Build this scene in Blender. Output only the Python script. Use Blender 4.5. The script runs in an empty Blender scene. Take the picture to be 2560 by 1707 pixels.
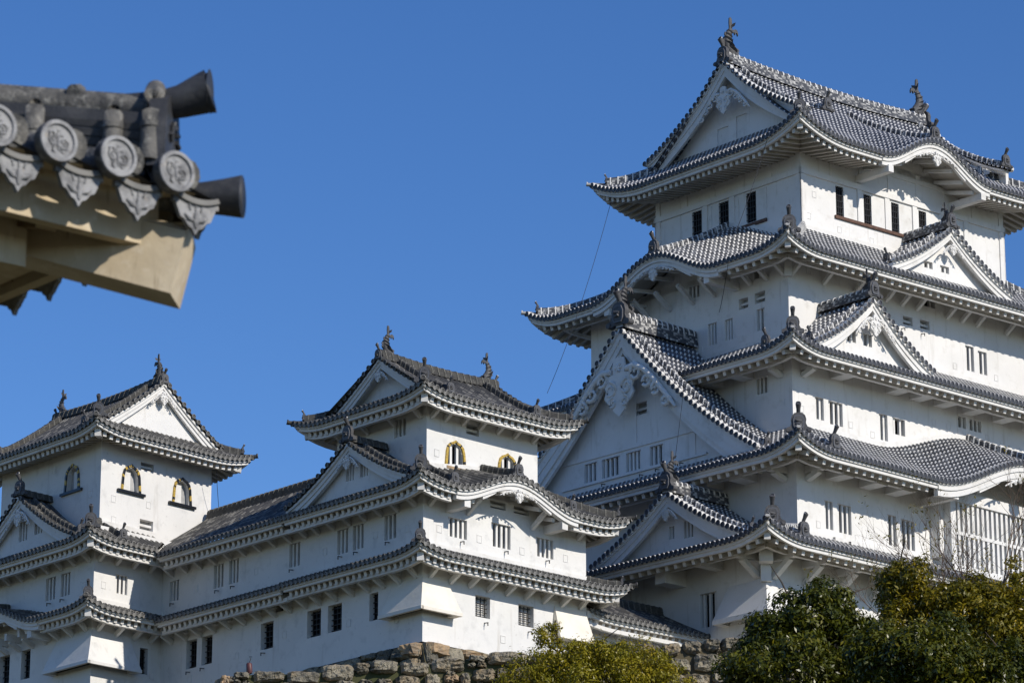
import bpy, math, random
from mathutils import Vector, Matrix
random.seed(7)
SC = bpy.context.scene
COL = SC.collection
rad = math.radians
# ------------------------------------------------------------------ camera
PITCH = math.atan2(3440-853.5, 8700.0)
cd = bpy.data.cameras.new('camera')
cd.sensor_width = 36.0; cd.lens = 8700.0/2560*36.0
cd.clip_start = 0.5; cd.clip_end = 6000
cd.dof.use_dof = True; cd.dof.focus_distance = 142; cd.dof.aperture_fstop = 9
cam = bpy.data.objects.new('camera', cd); COL.objects.link(cam)
cam.location = (0, 0, 0); cam.rotation_euler = (math.pi/2+PITCH, 0, 0)
SC.camera = cam
# ------------------------------------------------------------------ sky and sun
SUN_AZ, SUN_EL = 132.0, 31.0          # azimuth from +Y towards +X
w = bpy.data.worlds.new('World'); SC.world = w; w.use_nodes = True
nt = w.node_tree
sky = nt.nodes.new('ShaderNodeTexSky'); sky.sky_type = 'NISHITA'; sky.sun_disc = False
sky.sun_elevation = rad(SUN_EL); sky.sun_rotation = rad(SUN_AZ)
sky.altitude = 1500; sky.air_density = 1.0; sky.dust_density = 0.15; sky.ozone_density = 3.0
hs = nt.nodes.new('ShaderNodeHueSaturation'); hs.inputs['Hue'].default_value = .510; hs.inputs['Saturation'].default_value = 1.24; hs.inputs['Value'].default_value = 1.27
nt.links.new(sky.outputs[0], hs.inputs['Color']); nt.links.new(hs.outputs[0], nt.nodes['Background'].inputs[0])
nt.nodes['Background'].inputs[1].default_value = 0.105
sl = bpy.data.lights.new('sun', 'SUN'); sl.energy = 4.35; sl.angle = rad(0.53); sl.color = (1.0, 0.93, 0.82)
so = bpy.data.objects.new('sun', sl); COL.objects.link(so)
sd = Vector((math.sin(rad(SUN_AZ))*math.cos(rad(SUN_EL)), math.cos(rad(SUN_AZ))*math.cos(rad(SUN_EL)), math.sin(rad(SUN_EL))))
so.rotation_euler = sd.to_track_quat('Z', 'Y').to_euler(); so.location = sd*300
SC.view_settings.view_transform = 'Standard'; SC.view_settings.look = 'None'
SC.view_settings.exposure = 0.0; SC.view_settings.gamma = 1.0
SC.render.engine = 'CYCLES'
SC.cycles.max_bounces = 6; SC.cycles.diffuse_bounces = 4

# ------------------------------------------------------------------ materials
MATS = {}
def mat(name, base, rough=0.7, spec=0.3, noise=None, bump=None, metal=0.0, uvbands=None, speck=None, spots=None):
    """noise: (scale, colour2, lo, hi); bump: (scale, strength, dist); uvbands: (period, frac, colour)"""
    m = bpy.data.materials.new(name); m.use_nodes = True
    t = m.node_tree; N = t.nodes; Lk = t.links
    b = N['Principled BSDF']
    b.inputs['Roughness'].default_value = rough; b.inputs['Specular IOR Level'].default_value = spec
    b.inputs['Metallic'].default_value = metal
    def rgb(c):
        n = N.new('ShaderNodeRGB'); n.outputs[0].default_value = (*c, 1); return n.outputs[0]
    def mix(f, a, c):
        n = N.new('ShaderNodeMix'); n.data_type = 'RGBA'
        Lk.new(f, n.inputs[0]); Lk.new(a, n.inputs[6]); Lk.new(c, n.inputs[7]); return n.outputs[2]
    geo = N.new('ShaderNodeNewGeometry')
    col = rgb(base)
    def noisefac(scale, lo, hi, det=5, rgh=0.6, sc3=None):
        n = N.new('ShaderNodeTexNoise'); n.inputs['Scale'].default_value = scale; n.inputs['Detail'].default_value = det
        n.inputs['Roughness'].default_value = rgh
        if sc3:
            mp = N.new('ShaderNodeMapping'); mp.inputs['Scale'].default_value = sc3
            Lk.new(geo.outputs['Position'], mp.inputs[0]); Lk.new(mp.outputs[0], n.inputs['Vector'])
        else: Lk.new(geo.outputs['Position'], n.inputs['Vector'])
        r = N.new('ShaderNodeMapRange'); r.inputs[1].default_value = lo; r.inputs[2].default_value = hi
        Lk.new(n.outputs[0], r.inputs[0]); return r.outputs[0]
    for k in (noise or []):
        sc3 = k[4] if len(k) > 4 else None
        col = mix(noisefac(k[0], k[2], k[3], sc3=sc3), col, rgb(k[1]))
    if speck:   # per-tile colour variation from uv cells
        uv = N.new('ShaderNodeUVMap'); wn = N.new('ShaderNodeTexWhiteNoise'); wn.noise_dimensions = '2D'
        vm = N.new('ShaderNodeVectorMath'); vm.operation = 'MULTIPLY'; vm.inputs[1].default_value = (1/speck[0], 1/speck[1], 1)
        fl = N.new('ShaderNodeVectorMath'); fl.operation = 'FLOOR'
        Lk.new(uv.outputs[0], vm.inputs[0]); Lk.new(vm.outputs[0], fl.inputs[0]); Lk.new(fl.outputs[0], wn.inputs['Vector'])
        r = N.new('ShaderNodeMapRange'); r.inputs[1].default_value = speck[3]; r.inputs[2].default_value = 1.0
        Lk.new(wn.outputs[0], r.inputs[0]); col = mix(r.outputs[0], col, rgb(speck[2]))
    if uvbands:
        uv = N.new('ShaderNodeUVMap'); sp = N.new('ShaderNodeSeparateXYZ'); Lk.new(uv.outputs[0], sp.inputs[0])
        dv = N.new('ShaderNodeMath'); dv.operation = 'DIVIDE'; dv.inputs[1].default_value = uvbands[0]
        Lk.new(sp.outputs[1], dv.inputs[0])
        fr = N.new('ShaderNodeMath'); fr.operation = 'FRACT'; Lk.new(dv.outputs[0], fr.inputs[0])
        lt = N.new('ShaderNodeMath'); lt.operation = 'LESS_THAN'; lt.inputs[1].default_value = uvbands[1]
        Lk.new(fr.outputs[0], lt.inputs[0]); col = mix(lt.outputs[0], col, rgb(uvbands[2]))
    Lk.new(col, b.inputs['Base Color'])
    if bump:
        n = N.new('ShaderNodeTexNoise'); n.inputs['Scale'].default_value = bump[0]; n.inputs['Detail'].default_value = 6
        Lk.new(geo.outputs['Position'], n.inputs['Vector'])
        bp = N.new('ShaderNodeBump'); bp.inputs['Strength'].default_value = bump[1]; bp.inputs['Distance'].default_value = bump[2]
        Lk.new(n.outputs[0], bp.inputs['Height']); Lk.new(bp.outputs[0], b.inputs['Normal'])
    MATS[name] = m; return m

mat('plaster', (.73, .72, .705), .85, .15, noise=[(.5, (.66, .65, .63), .42, .75), (2.2, (.55, .53, .49), .56, .88), (1.1, (.42, .39, .34), .58, .92, (3.5, 3.5, .28)), (9, (.50, .47, .42), .66, .85)], bump=(3, .12, .05))
mat('plaster_old', (.72, .71, .69), .9, .1, noise=[(.45, (.66, .655, .64), .4, .7), (1.6, (.50, .50, .49), .55, .85), (4.5, (.42, .41, .39), .62, .9), (1.0, (.44, .41, .36), .60, .95, (3, 3, .3))], bump=(3, .2, .06))
mat('plaster_cream', (.76, .72, .64), .9, .1, noise=[(1.3, (.66, .61, .52), .45, .8)], bump=(4, .2, .05))
mat('eave_white', (.70, .69, .67), .8, .15, noise=[(1.5, (.56, .54, .50), .50, .8), (6, (.42, .40, .36), .62, .85)], bump=(5, .1, .03))
mat('tile_new', (.058, .062, .074), .34, .8, noise=[(3, (.035, .038, .046), .4, .7), (.6, (.085, .088, .10), .5, .75)], speck=(.3, .3, (.12, .125, .14), .5), uvbands=(.30, .27, (.66, .65, .63)))
mat('pan_new', (.045, .048, .058), .5, .4, noise=[(3, (.04, .043, .05), .4, .7)], uvbands=(.30, .12, (.40, .40, .39)))
mat('tile_old', (.072, .070, .066), .58, .35, noise=[(1.2, (.034, .034, .035), .42, .7), (6, (.17, .165, .15), .6, .85)], speck=(.29, .27, (.21, .20, .178), .5), uvbands=(.27, .10, (.035, .035, .035)), bump=(9, .4, .03))
mat('pan_old', (.065, .063, .06), .75, .2, noise=[(1.5, (.03, .03, .03), .45, .7), (7, (.17, .16, .13), .62, .85)], speck=(.29, .27, (.14, .13, .11), .55), uvbands=(.27, .18, (.02, .02, .02)))
mat('disc_new', (.045, .048, .058), .5, .4, noise=[(9, (.035, .038, .045), .45, .7)])
mat('rim_new', (.10, .105, .12), .5, .4, noise=[(9, (.06, .063, .073), .5, .75)])
mat('disc_old', (.075, .075, .073), .65, .3, noise=[(8, (.06, .06, .06), .45, .7)])
mat('rim_old', (.20, .195, .185), .65, .3, noise=[(7, (.12, .12, .115), .45, .75)])
mat('ridge_new', (.05, .053, .062), .5, .4, noise=[(4, (.09, .09, .10), .5, .8)], speck=(.13, .085, (.46, .455, .44), .55))
mat('ridge_old', (.07, .068, .063), .7, .25, noise=[(2, (.035, .035, .035), .4, .7), (7, (.19, .18, .16), .55, .8)], bump=(8, .5, .04))
mat('rib_new', (.70, .69, .67), .7, .2)
mat('rib_old', (.15, .145, .13), .75, .2, noise=[(5, (.07, .07, .065), .45, .7)])
mat('ornament', (.085, .085, .088), .6, .35, noise=[(5, (.045, .045, .05), .4, .7), (9, (.16, .155, .15), .62, .85)], bump=(12, .4, .03))
mat('soffit', (.50, .47, .42), .9, .1, noise=[(1.2, (.38, .34, .29), .42, .75), (5, (.28, .24, .19), .60, .85)])  # brownish stained plaster, duller than eave_white: under-eave shade put into the colour
mat('void', (.012, .012, .014), .9, .05)
mat('pane_grey', (.42, .42, .42), .7, .2, noise=[(2, (.30, .30, .30), .45, .7)])
mat('iron', (.022, .021, .022), .5, .4)
mat('brown_wood', (.13, .075, .055), .7, .2, noise=[(6, (.08, .045, .035), .4, .7)])
mat('lacquer', (.012, .012, .013), .3, .5)
mat('gold', (.55, .37, .06), .45, .5, metal=.2, noise=[(14, (.16, .10, .03), .45, .7)])
mat('lead', (.13, .13, .145), .6, .4, noise=[(3, (.07, .07, .08), .45, .7)])
mat('stone', (.32, .285, .215), .92, .1, noise=[(.8, (.14, .13, .105), .42, .6), (1.4, (.33, .25, .15), .48, .68), (5, (.06, .06, .055), .5, .72), (11, (.33, .32, .28), .58, .8), (22, (.05, .05, .045), .6, .8)], bump=(9, 1.0, .16))
mat('stone_brown', (.40, .28, .165), .9, .15, noise=[(1.5, (.22, .17, .12), .42, .62), (6, (.38, .33, .26), .58, .85)], bump=(6, .6, .08))
mat('earth', (.10, .085, .055), .95, .05, noise=[(.2, (.06, .07, .03), .4, .7)])
mat('bark', (.07, .055, .042), .9, .1, noise=[(4, (.12, .10, .085), .4, .7)], bump=(12, .6, .03))
mat('twig', (.14, .10, .075), .85, .1)
mat('wire', (.02, .022, .03), .5, .3)
mat('red_paint', (.09, .03, .03), .5, .4)

def leafmat(name, c1, c2, c3, gloss=.32):
    m = bpy.data.materials.new(name); m.use_nodes = True
    t = m.node_tree; N = t.nodes; Lk = t.links; b = N['Principled BSDF']
    at = N.new('ShaderNodeAttribute'); at.attribute_name = 'hue'
    cr = N.new('ShaderNodeValToRGB'); e = cr.color_ramp.elements
    e[0].position = 0; e[0].color = (*c1, 1); e[1].position = 1; e[1].color = (*c3, 1)
    x = cr.color_ramp.elements.new(.55); x.color = (*c2, 1)
    Lk.new(at.outputs['Fac'], cr.inputs[0]); Lk.new(cr.outputs[0], b.inputs['Base Color'])
    b.inputs['Roughness'].default_value = gloss; b.inputs['Specular IOR Level'].default_value = .45
    tr = N.new('ShaderNodeBsdfTranslucent'); Lk.new(cr.outputs[0], tr.inputs[0])
    ms = N.new('ShaderNodeMixShader'); ms.inputs[0].default_value = .22
    Lk.new(b.outputs[0], ms.inputs[1]); Lk.new(tr.outputs[0], ms.inputs[2])
    Lk.new(ms.outputs[0], N['Material Output'].inputs[0]); MATS[name] = m
leafmat('leaf_dark', (.040, .052, .004), (.100, .105, .005), (.30, .22, .010), .38)
leafmat('leaf_olive', (.16, .155, .007), (.28, .235, .008), (.40, .26, .012), .42)
leafmat('leaf_brown', (.070, .075, .005), (.18, .15, .006), (.42, .27, .010), .38)

# ------------------------------------------------------------------ mesh builder and tags
class MB:
    def __init__(s): s.v = []; s.f = []; s.m = []; s.uv = []; s.sm = []
    def poly(s, pts, m, uv=None, smooth=False):
        n = len(s.v); s.v.extend([tuple(p) for p in pts]); s.f.append(tuple(range(n, n+len(pts))))
        s.m.append(m); s.uv.append(uv or [(0, 0)]*len(pts)); s.sm.append(smooth)
    def grid(s, rows, m, uvs=None, smooth=True, closed=False):
        """rows: list of equally long point lists, vertices shared"""
        n = len(s.v); k = len(rows[0])
        for r in rows: s.v.extend([tuple(p) for p in r])
        for i in range(len(rows)-1):
            for j in range(k if closed else k-1):
                j2 = (j+1) % k
                s.f.append((n+i*k+j, n+i*k+j2, n+(i+1)*k+j2, n+(i+1)*k+j)); s.m.append(m); s.sm.append(smooth)
                s.uv.append([uvs[i][j], uvs[i][j2], uvs[i+1][j2], uvs[i+1][j]] if uvs else [(0, 0)]*4)
    def box8(s, a, m):
        """a: 8 points, bottom ring 0-3, top ring 4-7"""
        for q in ((0, 1, 2, 3), (4, 5, 6, 7), (0, 1, 5, 4), (1, 2, 6, 5), (2, 3, 7, 6), (3, 0, 4, 7)):
            s.poly([a[i] for i in q], m)
    def beam(s, a, b, wd, h, m, up=Vector((0, 0, 1)), m_end=None):
        a = Vector(a); b = Vector(b); d = (b-a).normalized(); x = d.cross(up).normalized()*wd/2; y = x.cross(d).normalized()*h/2
        A = [a-x-y, a+x-y, a+x+y, a-x+y]; B = [b-x-y, b+x-y, b+x+y, b-x+y]
        for i in range(4): s.poly([A[i], A[(i+1) % 4], B[(i+1) % 4], B[i]], m)
        s.poly(A, m_end or m); s.poly(B, m_end or m)
    def tube(s, pts, r, m, n=8, cap=True, smooth=True):
        rows = []; P = [Vector(p) for p in pts]
        for i, p in enumerate(P):
            d = (P[min(i+1, len(P)-1)]-P[max(i-1, 0)]).normalized()
            up = Vector((0, 0, 1)) if abs(d.z) < .95 else Vector((0, 1, 0))
            x = d.cross(up).normalized(); y = x.cross(d).normalized(); rr = r[i] if isinstance(r, (list, tuple)) else r
            rx, ry = rr if isinstance(rr, (list, tuple)) else (rr, rr)
            rows.append([p+x*math.cos(2*math.pi*k/n)*rx+y*math.sin(2*math.pi*k/n)*ry for k in range(n)])
        s.grid(rows, m, smooth=smooth, closed=True)
        if cap: s.poly(rows[0], m); s.poly(rows[-1], m)
    def prism(s, outline, to3, y0, y1, m):
        """outline (x, z) extruded between depths; to3(x, y, z)"""
        A = [to3(x, y0, z) for x, z in outline]; B = [to3(x, y1, z) for x, z in outline]; n = len(A)
        s.poly(A, m); s.poly(B, m)
        for i in range(n): s.poly([A[i], A[(i+1) % n], B[(i+1) % n], B[i]], m)
    def build(s, name, parent=None, root=None, loc=None):
        me = bpy.data.meshes.new(name)
        off = Vector(loc) if loc is not None else (Vector(root.location) if root is not None else Vector((0, 0, 0)))
        names = []
        for m in s.m:
            if m not in names: names.append(m)
        me.from_pydata([(x-off.x, y-off.y, z-off.z) for x, y, z in s.v], [], s.f)
        for m in names: me.materials.append(MATS[m])
        me.polygons.foreach_set('material_index', [names.index(m) for m in s.m])
        me.polygons.foreach_set('use_smooth', s.sm)
        ul = me.uv_layers.new(name='UVMap'); flat = []
        for u in s.uv:
            for a in u: flat.extend(a)
        ul.data.foreach_set('uv', flat)
        me.update()
        o = bpy.data.objects.new(name, me); COL.objects.link(o)
        if parent is not None: o.parent = parent
        if loc is not None: o.location = off if root is None else off-Vector(root.location)
        return o
def thing(name, label, cat, loc, group=None, kind=None):
    o = bpy.data.objects.new(name, None); COL.objects.link(o); o.location = loc
    o['label'] = label; o['category'] = cat
    if group: o['group'] = group
    return o
def tag(o, label=None, cat=None, group=None, kind=None):
    if label: o['label'] = label
    if cat: o['category'] = cat
    if group: o['group'] = group
    if kind: o['kind'] = kind
    return o
def az(a): return Vector((math.sin(rad(a)), math.cos(rad(a)), 0))

class Side:
    def __init__(s, o, d, n, L): s.o = o; s.d = d; s.n = n; s.L = L
    def P(s, u, out, z): return s.o + s.d*u + s.n*out + Vector((0, 0, z))
def sides(o, ex, ey, wx, wy):
    return {'S': Side(o, ex, -ey, wx), 'W': Side(o, ey, -ex, wy), 'N': Side(o+ey*wy, ex, ey, wx), 'E': Side(o+ex*wx, ey, ex, wy)}
def sbox(mb, S, u0, u1, o0, o1, z0, z1, m):
    mb.box8([S.P(u0, o0, z0), S.P(u1, o0, z0), S.P(u1, o1, z0), S.P(u0, o1, z0), S.P(u0, o0, z1), S.P(u1, o0, z1), S.P(u1, o1, z1), S.P(u0, o1, z1)], m)

# ------------------------------------------------------------------ tiles
TN = dict(row='tile_new', pan='pan_new', disc='disc_new', rim='rim_new', ridge='ridge_new', rib='rib_new', sp=.27, rr=.082, step=.30, rd=.13)
TO = dict(row='tile_old', pan='pan_old', disc='disc_old', rim='rim_old', ridge='ridge_old', rib='rib_old', sp=.29, rr=.08, step=.27, rd=.106)
def disc(mb, c, nrm, r, T, n=10, back=.16):
    nrm = nrm.normalized(); x = nrm.cross(Vector((0, 0, 1))).normalized(); y = x.cross(nrm).normalized()
    ring = lambda R, o: [c+nrm*o+x*math.cos(2*math.pi*k/n)*R+y*math.sin(2*math.pi*k/n)*R for k in range(n)]
    mb.grid([ring(r, -back), ring(r, 0)], T['row'], closed=True)
    mb.grid([ring(r, 0), ring(r*.74, .012)], T['rim'], closed=True, smooth=False)
    mb.grid([ring(r*.74, .012), ring(r*.68, -.012)], T['disc'], closed=True, smooth=False)
    mb.poly(ring(r*.68, -.012), T['disc'])
def tile_surface(mb, F, c0, c1, rmax, T, rmin=lambda c: 0, nrm=None, discs=True, drips=True, sheet=True, minlen=.12):
    n = max(1, round((c1-c0)/T['sp'])); dc = (c1-c0)/n
    def samp(a, b):
        k = max(1, math.ceil((b-a)/T['step'])); return [a+(b-a)*i/k for i in range(k+1)]
    if sheet:
        for i in range(n):
            a = c0+i*dc; b = a+dc
            k = max(1, math.ceil(max(rmax(a)-rmin(a), rmax(b)-rmin(b), .01)/T['step']))
            ra = [rmin(a)+max(0, rmax(a)-rmin(a))*j/k for j in range(k+1)]; rb = [rmin(b)+max(0, rmax(b)-rmin(b))*j/k for j in range(k+1)]
            mb.grid([[F(a, x) for x in ra], [F(b, x) for x in rb]], T['pan'], uvs=[[(a, x+.15) for x in ra], [(b, x+.15) for x in rb]])
    prof = [(-1, 0.0), (-.8, .6), (0, 1.0), (.8, .6), (1, 0.0)]
    for i in range(n):
        c = c0+(i+.5)*dc; lo, hi = rmin(c), rmax(c)
        if hi-lo < minlen: continue
        rs = samp(lo, hi); rows = []; uv = []
        for x in rs:
            p = F(c, x); q = F(c+.02, x); t = (q-p).normalized()
            jit = random.uniform(-.006, .006)
            rows.append([p+t*T['rr']*a+Vector((0, 0, T['rr']*1.15*b+jit)) for a, b in prof])
            uv.append([(i*T['sp']+.01+.02*k, x+.12) for k in range(5)])
        mb.grid(rows, T['row'], uvs=uv)
        if lo < .01:
            nr = nrm if nrm is not None else (F(c, 0)-F(c, .3))
            nr = Vector((nr.x, nr.y, 0)).normalized()
            if discs: disc(mb, F(c, 0)+nr*.03+Vector((0, 0, .025)), nr, T['rd'], T)
            else: mb.poly(rows[0], T['row'])
    if drips:
        for i in range(n+1):
            c = c0+i*dc
            if rmin(min(max(c, c0+.01), c1-.01)) > .01: continue
            p = F(c, 0); t = (F(c+.02, 0)-F(c-.02, 0)).normalized()
            nr = nrm if nrm is not None else (F(c, 0)-F(c, .3)); nr = Vector((nr.x, nr.y, 0)).normalized()
            pts = [(-.115, .03), (.115, .03), (.10, -.06), (.045, -.125), (0, -.145), (-.045, -.125), (-.10, -.06)]
            A = [p+t*a+nr*.02+Vector((0, 0, b)) for a, b in pts]; B = [q-nr*.03 for q in A]
            mb.poly(A, T['rim'] if T is not TN else T['disc'])
            for k in range(len(A)): mb.poly([A[k], A[(k+1) % 7], B[(k+1) % 7], B[k]], T['disc'])
def ridge(mb, pts, wd, h, T, ribs=.33, cap=True):
    """stacked ridge along pts (bottom centre line)"""
    P = [Vector(p) for p in pts]
    prof = [(-.5, 0), (-.5, .28), (-.42, .30), (-.42, .56), (-.36, .58), (-.36, .74), (-.26, .90), (0, 1.0), (.26, .90), (.36, .74), (.36, .58), (.42, .56), (.42, .30), (.5, .28), (.5, 0)]
    rows = []
    for i, p in enumerate(P):
        d = (P[min(i+1, len(P)-1)]-P[max(i-1, 0)]); d.z = 0; d.normalize(); x = Vector((d.y, -d.x, 0))
        rows.append([p+x*a*wd+Vector((0, 0, b*h)) for a, b in prof])
    ln = 0; uvs = []
    for i, p in enumerate(P):
        if i: ln += (P[i]-P[i-1]).length
        uvs.append([(ln, (b*h+(0 if a < 0 else 3))) for a, b in prof])
    mb.grid(rows, T['ridge'], smooth=False, uvs=uvs)
    mb.poly(rows[0], T['ridge']); mb.poly(rows[-1], T['ridge'])
    if ribs:
        tot = sum((P[i+1]-P[i]).length for i in range(len(P)-1)); k = int(tot/ribs); pos = [(j+.5)*tot/k for j in range(k)] if k else []
        for s in pos:
            a = s
            for i in range(len(P)-1):
                L = (P[i+1]-P[i]).length
                if a <= L or i == len(P)-2:
                    q = P[i]+(P[i+1]-P[i])*(a/L); d = (P[i+1]-P[i]); slope = d.normalized(); d.z = 0; d.normalize(); break
                a -= L
            x = Vector((d.y, -d.x, 0))
            pf = prof if h < .5 else prof[3:12]
            r1 = [q-slope*.028+x*aa*wd*1.12+Vector((0, 0, bb*h*1.04)) for aa, bb in pf]
            r2 = [v+slope*.056 for v in r1]
            mb.grid([r1, r2], T['rib'], smooth=False); mb.poly(r1, T['rib']); mb.poly(r2, T['rib'])

# ornaments are built once as meshes and copied
def oni_mesh():
    mb = MB(); T3 = lambda x, y, z: Vector((x, y, z))
    half = [(0, .72), (.15, .70), (.25, .60), (.29, .45), (.27, .30), (.33, .17), (.44, .13), (.47, .04), (.40, -.03), (.28, -.02), (.20, .02), (0, .02)]
    out = half[:-1]+[(-x, z) for x, z in reversed(half[1:-1])]
    mb.prism(out, T3, -.16, .0, 'ornament')
    inner = [(0, .58), (.12, .55), (.18, .42), (.17, .22), (.12, .12), (-.12, .12), (-.17, .22), (-.18, .42), (-.12, .55)]
    mb.prism([(x*1.22, .35+(z-.35)*1.18) for x, z in inner], T3, 0, .05, 'rim_new')
    mb.prism(inner, T3, .0501, .03, 'ornament')
    for s in (-1, 1):
        mb.tube([(s*.40, -.18, .05), (s*.40, .04, .05)], .085, 'ornament', 10)
    mb.tube([(-.1, .05, .36), (.1, .08, .40)], .05, 'ornament', 6); mb.tube([(.09, .05, .27), (-.08, .08, .30)], .05, 'ornament', 6)
    a = Vector((0, -.12, .70)); d = Vector((0, .52, .86)).normalized()
    mb.tube([a-d*.15, a+d*.18, a+d*.34, a+d*.40], [.075, .08, .105, .11], 'ornament', 10)
    disc(mb, a+d*.41, Vector((0, .9, .45)), .105, TN, back=.04)
    return mb
def shachi_mesh():
    mb = MB()
    # y = towards the ridge centre, x = across
    path = [(0, .25, -.05), (0, .10, .18), (0, -.04, .42), (0, -.10, .70), (0, -.06, .96), (0, .04, 1.20), (0, .16, 1.40)]
    rr = [(.24, .36), (.25, .37), (.22, .33), (.19, .28), (.16, .23), (.12, .18), (.09, .14)]
    rows = []
    for i, (p, r) in enumerate(zip(path, rr)):
        p = Vector(p); a = Vector(path[min(i+1, 6)])-Vector(path[max(i-1, 0)]); a.normalize(); x = Vector((1, 0, 0)); y = a.cross(x)
        rows.append([p+x*math.cos(2*math.pi*k/10)*r[0]+y*math.sin(2*math.pi*k/10)*r[1] for k in range(10)])
    mb.grid(rows, 'ornament', closed=True); mb.poly(rows[0], 'ornament'); mb.poly(rows[-1], 'ornament')
    for i in range(5):     # scale collars
        p = Vector(path[i+1]); k = rr[i+1]
        mb.tube([p+Vector((0, -.02, -.03)), p+Vector((0, .01, .03))], (k[0]*1.18+.0, k[1]*1.1), 'ornament', 10)
    def fin(pts, th=.05, m='ornament'):
        mb.prism(pts, lambda x, y, z: Vector((y, x, z)), -th/2, th/2, m)
    # tail lobes
    fin([(-.02, 1.30), (.20, 1.42), (.26, 1.60), (.22, 1.78), (.20, 2.02), (.10, 2.10), (.02, 2.04), (.0, 1.75), (.02, 1.5)], .07)
    fin([(.14, 1.36), (.26, 1.36), (.42, 1.46), (.58, 1.44), (.66, 1.26), (.64, 1.10), (.58, 1.26), (.50, 1.26), (.42, 1.12), (.38, 1.26), (.24, 1.22)], .10)
    for s in (-1, 1):
        mb.prism([(.0, 1.38), (.10, 1.50), (.28, 1.55), (.38, 1.74), (.20, 1.72), (.04, 1.62)], lambda x, y, z, s=s: Vector((s*x*.7+y*s, .14+x*.3, z)), -.02, .03, 'ornament')
    # dorsal spikes on the outer side
    fin([(-.30, .30), (-.52, .42), (-.44, .52), (-.56, .66), (-.40, .70), (-.32, .80), (-.24, .56)], .05)
    fin([(-.20, .86), (-.36, 1.0), (-.30, 1.16), (-.16, 1.12), (-.10, .95)], .05)
    for s in (-1, 1):
        mb.prism([(.12, .45), (.30, .50), (.44, .64), (.40, .44), (.30, .30), (.14, .26)], lambda x, y, z, s=s: Vector((s*x+y*s, .05-x*.4, z)), -.02, .02, 'ornament')
    # head
    mb.prism([(.05, -.10), (.48, -.10), (.56, .02), (.50, .08), (.60, .16), (.50, .26), (.34, .30), (.20, .44), (.05, .34)], lambda x, y, z: Vector((y, x, z)), -.20, .20, 'ornament')
    return mb
def make_proto(mb, nm):
    o = mb.build(nm); me = o.data; bpy.data.objects.remove(o); return me
ONI = make_proto(oni_mesh(), 'ridge_end_tile'); SHACHI = make_proto(shachi_mesh(), 'fish_ornament')
def place(me, name, pos, yaxis, scale, parent, root, tilt=0):
    y = Vector((yaxis.x, yaxis.y, 0)).normalized(); x = Vector((y.y, -y.x, 0)); z = Vector((0, 0, 1))
    o = bpy.data.objects.new(name, me); COL.objects.link(o); o.parent = parent
    M = Matrix((x, y, z)).transposed().to_4x4()
    M = Matrix.Translation(pos-Vector(root.location)) @ M @ Matrix.Rotation(tilt, 4, 'X') @ Matrix.Scale(scale, 4)
    o.matrix_local = M
    return o

# ------------------------------------------------------------------ walls and windows
def wall(mb, S, u0, u1, zb, zt, ops, m, out=0, depth=.32, extra=()):
    """flat wall with real openings; ops: (ua, ub, za, zb)"""
    f = lambda z: (z if callable(z) else (lambda u: z)); zb = f(zb); zt = f(zt)
    cuts = sorted(set([u0, u1]+[c for o in ops for c in o[:2]]+list(extra))); cuts = [c for c in cuts if u0-1e-6 <= c <= u1+1e-6]
    for a, b in zip(cuts, cuts[1:]):
        if b-a < 1e-4: continue
        k = 1 if (b-a) < 3 else int((b-a)/1.5)
        inn = sorted([o for o in ops if o[0] <= a+1e-5 and o[1] >= b-1e-5], key=lambda o: o[2])
        lo = [zb(a), zb(b)]
        for o in inn:
            mb.poly([S.P(a, out, lo[0]), S.P(b, out, lo[1]), S.P(b, out, o[2]), S.P(a, out, o[2])], m); lo = [o[3], o[3]]
        mb.poly([S.P(a, out, lo[0]), S.P(b, out, lo[1]), S.P(b, out, zt(b)), S.P(a, out, zt(a))], m)
    for o in ops:
        a, b, c, d = o[:4]; dp = o[4] if len(o) > 4 else depth
        A = [S.P(a, out, c), S.P(b, out, c), S.P(b, out, d), S.P(a, out, d)]
        B = [S.P(a, out-dp, c), S.P(b, out-dp, c), S.P(b, out-dp, d), S.P(a, out-dp, d)]
        for i in range(4): mb.poly([A[i], A[(i+1) % 4], B[(i+1) % 4], B[i]], m)
def win_bars(root, S, o, out=0, nb=3, m='eave_white', kind='bars', depth=.32, bw=.09, frame=0.0):
    """window filling an opening: bars + pane as sub-part"""
    a, b, c, d = o[:4]; dp = o[4] if len(o) > 4 else depth
    mb = MB(); W = b-a
    if kind == 'bars':
        for i in range(nb):
            u = a+W*(i+.5)/nb + (W/nb)*.0
            sbox(mb, S, u-bw/2-.01, u+bw/2+.01, out-dp+.09, out-dp+.21, c, d, m)
    elif kind == 'slot':
        zc = (c+d)/2; sbox(mb, S, a, b, out-dp+.08, out-dp+.2, zc-.05, zc+.05, m)
    elif kind in ('iron', 'ironw'):
        for i in range(4):
            u = a+W*(i+.5)/4; sbox(mb, S, u-.018, u+.018, out-dp+.06, out-dp+.09, c, d, 'iron')
        for i in range(5):
            z = c+(d-c)*(i+.5)/5; sbox(mb, S, a, b, out-dp+.091, out-dp+.12, z-.015, z+.015, 'iron')
    elif kind == 'door':
        sbox(mb, S, a+.02, b-.02, out-dp+.03, out-dp+.08, c+.02, d-.02, m)
    win = mb.build('window', root, root)
    pb = MB(); pb.poly([S.P(a, out-dp+.004, c), S.P(b, out-dp+.004, c), S.P(b, out-dp+.004, d), S.P(a, out-dp+.004, d)], {'slot': 'pane_grey', 'ironw': 'eave_white'}.get(kind, 'void'))
    pb.build('pane', win, root)
    return win
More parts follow.
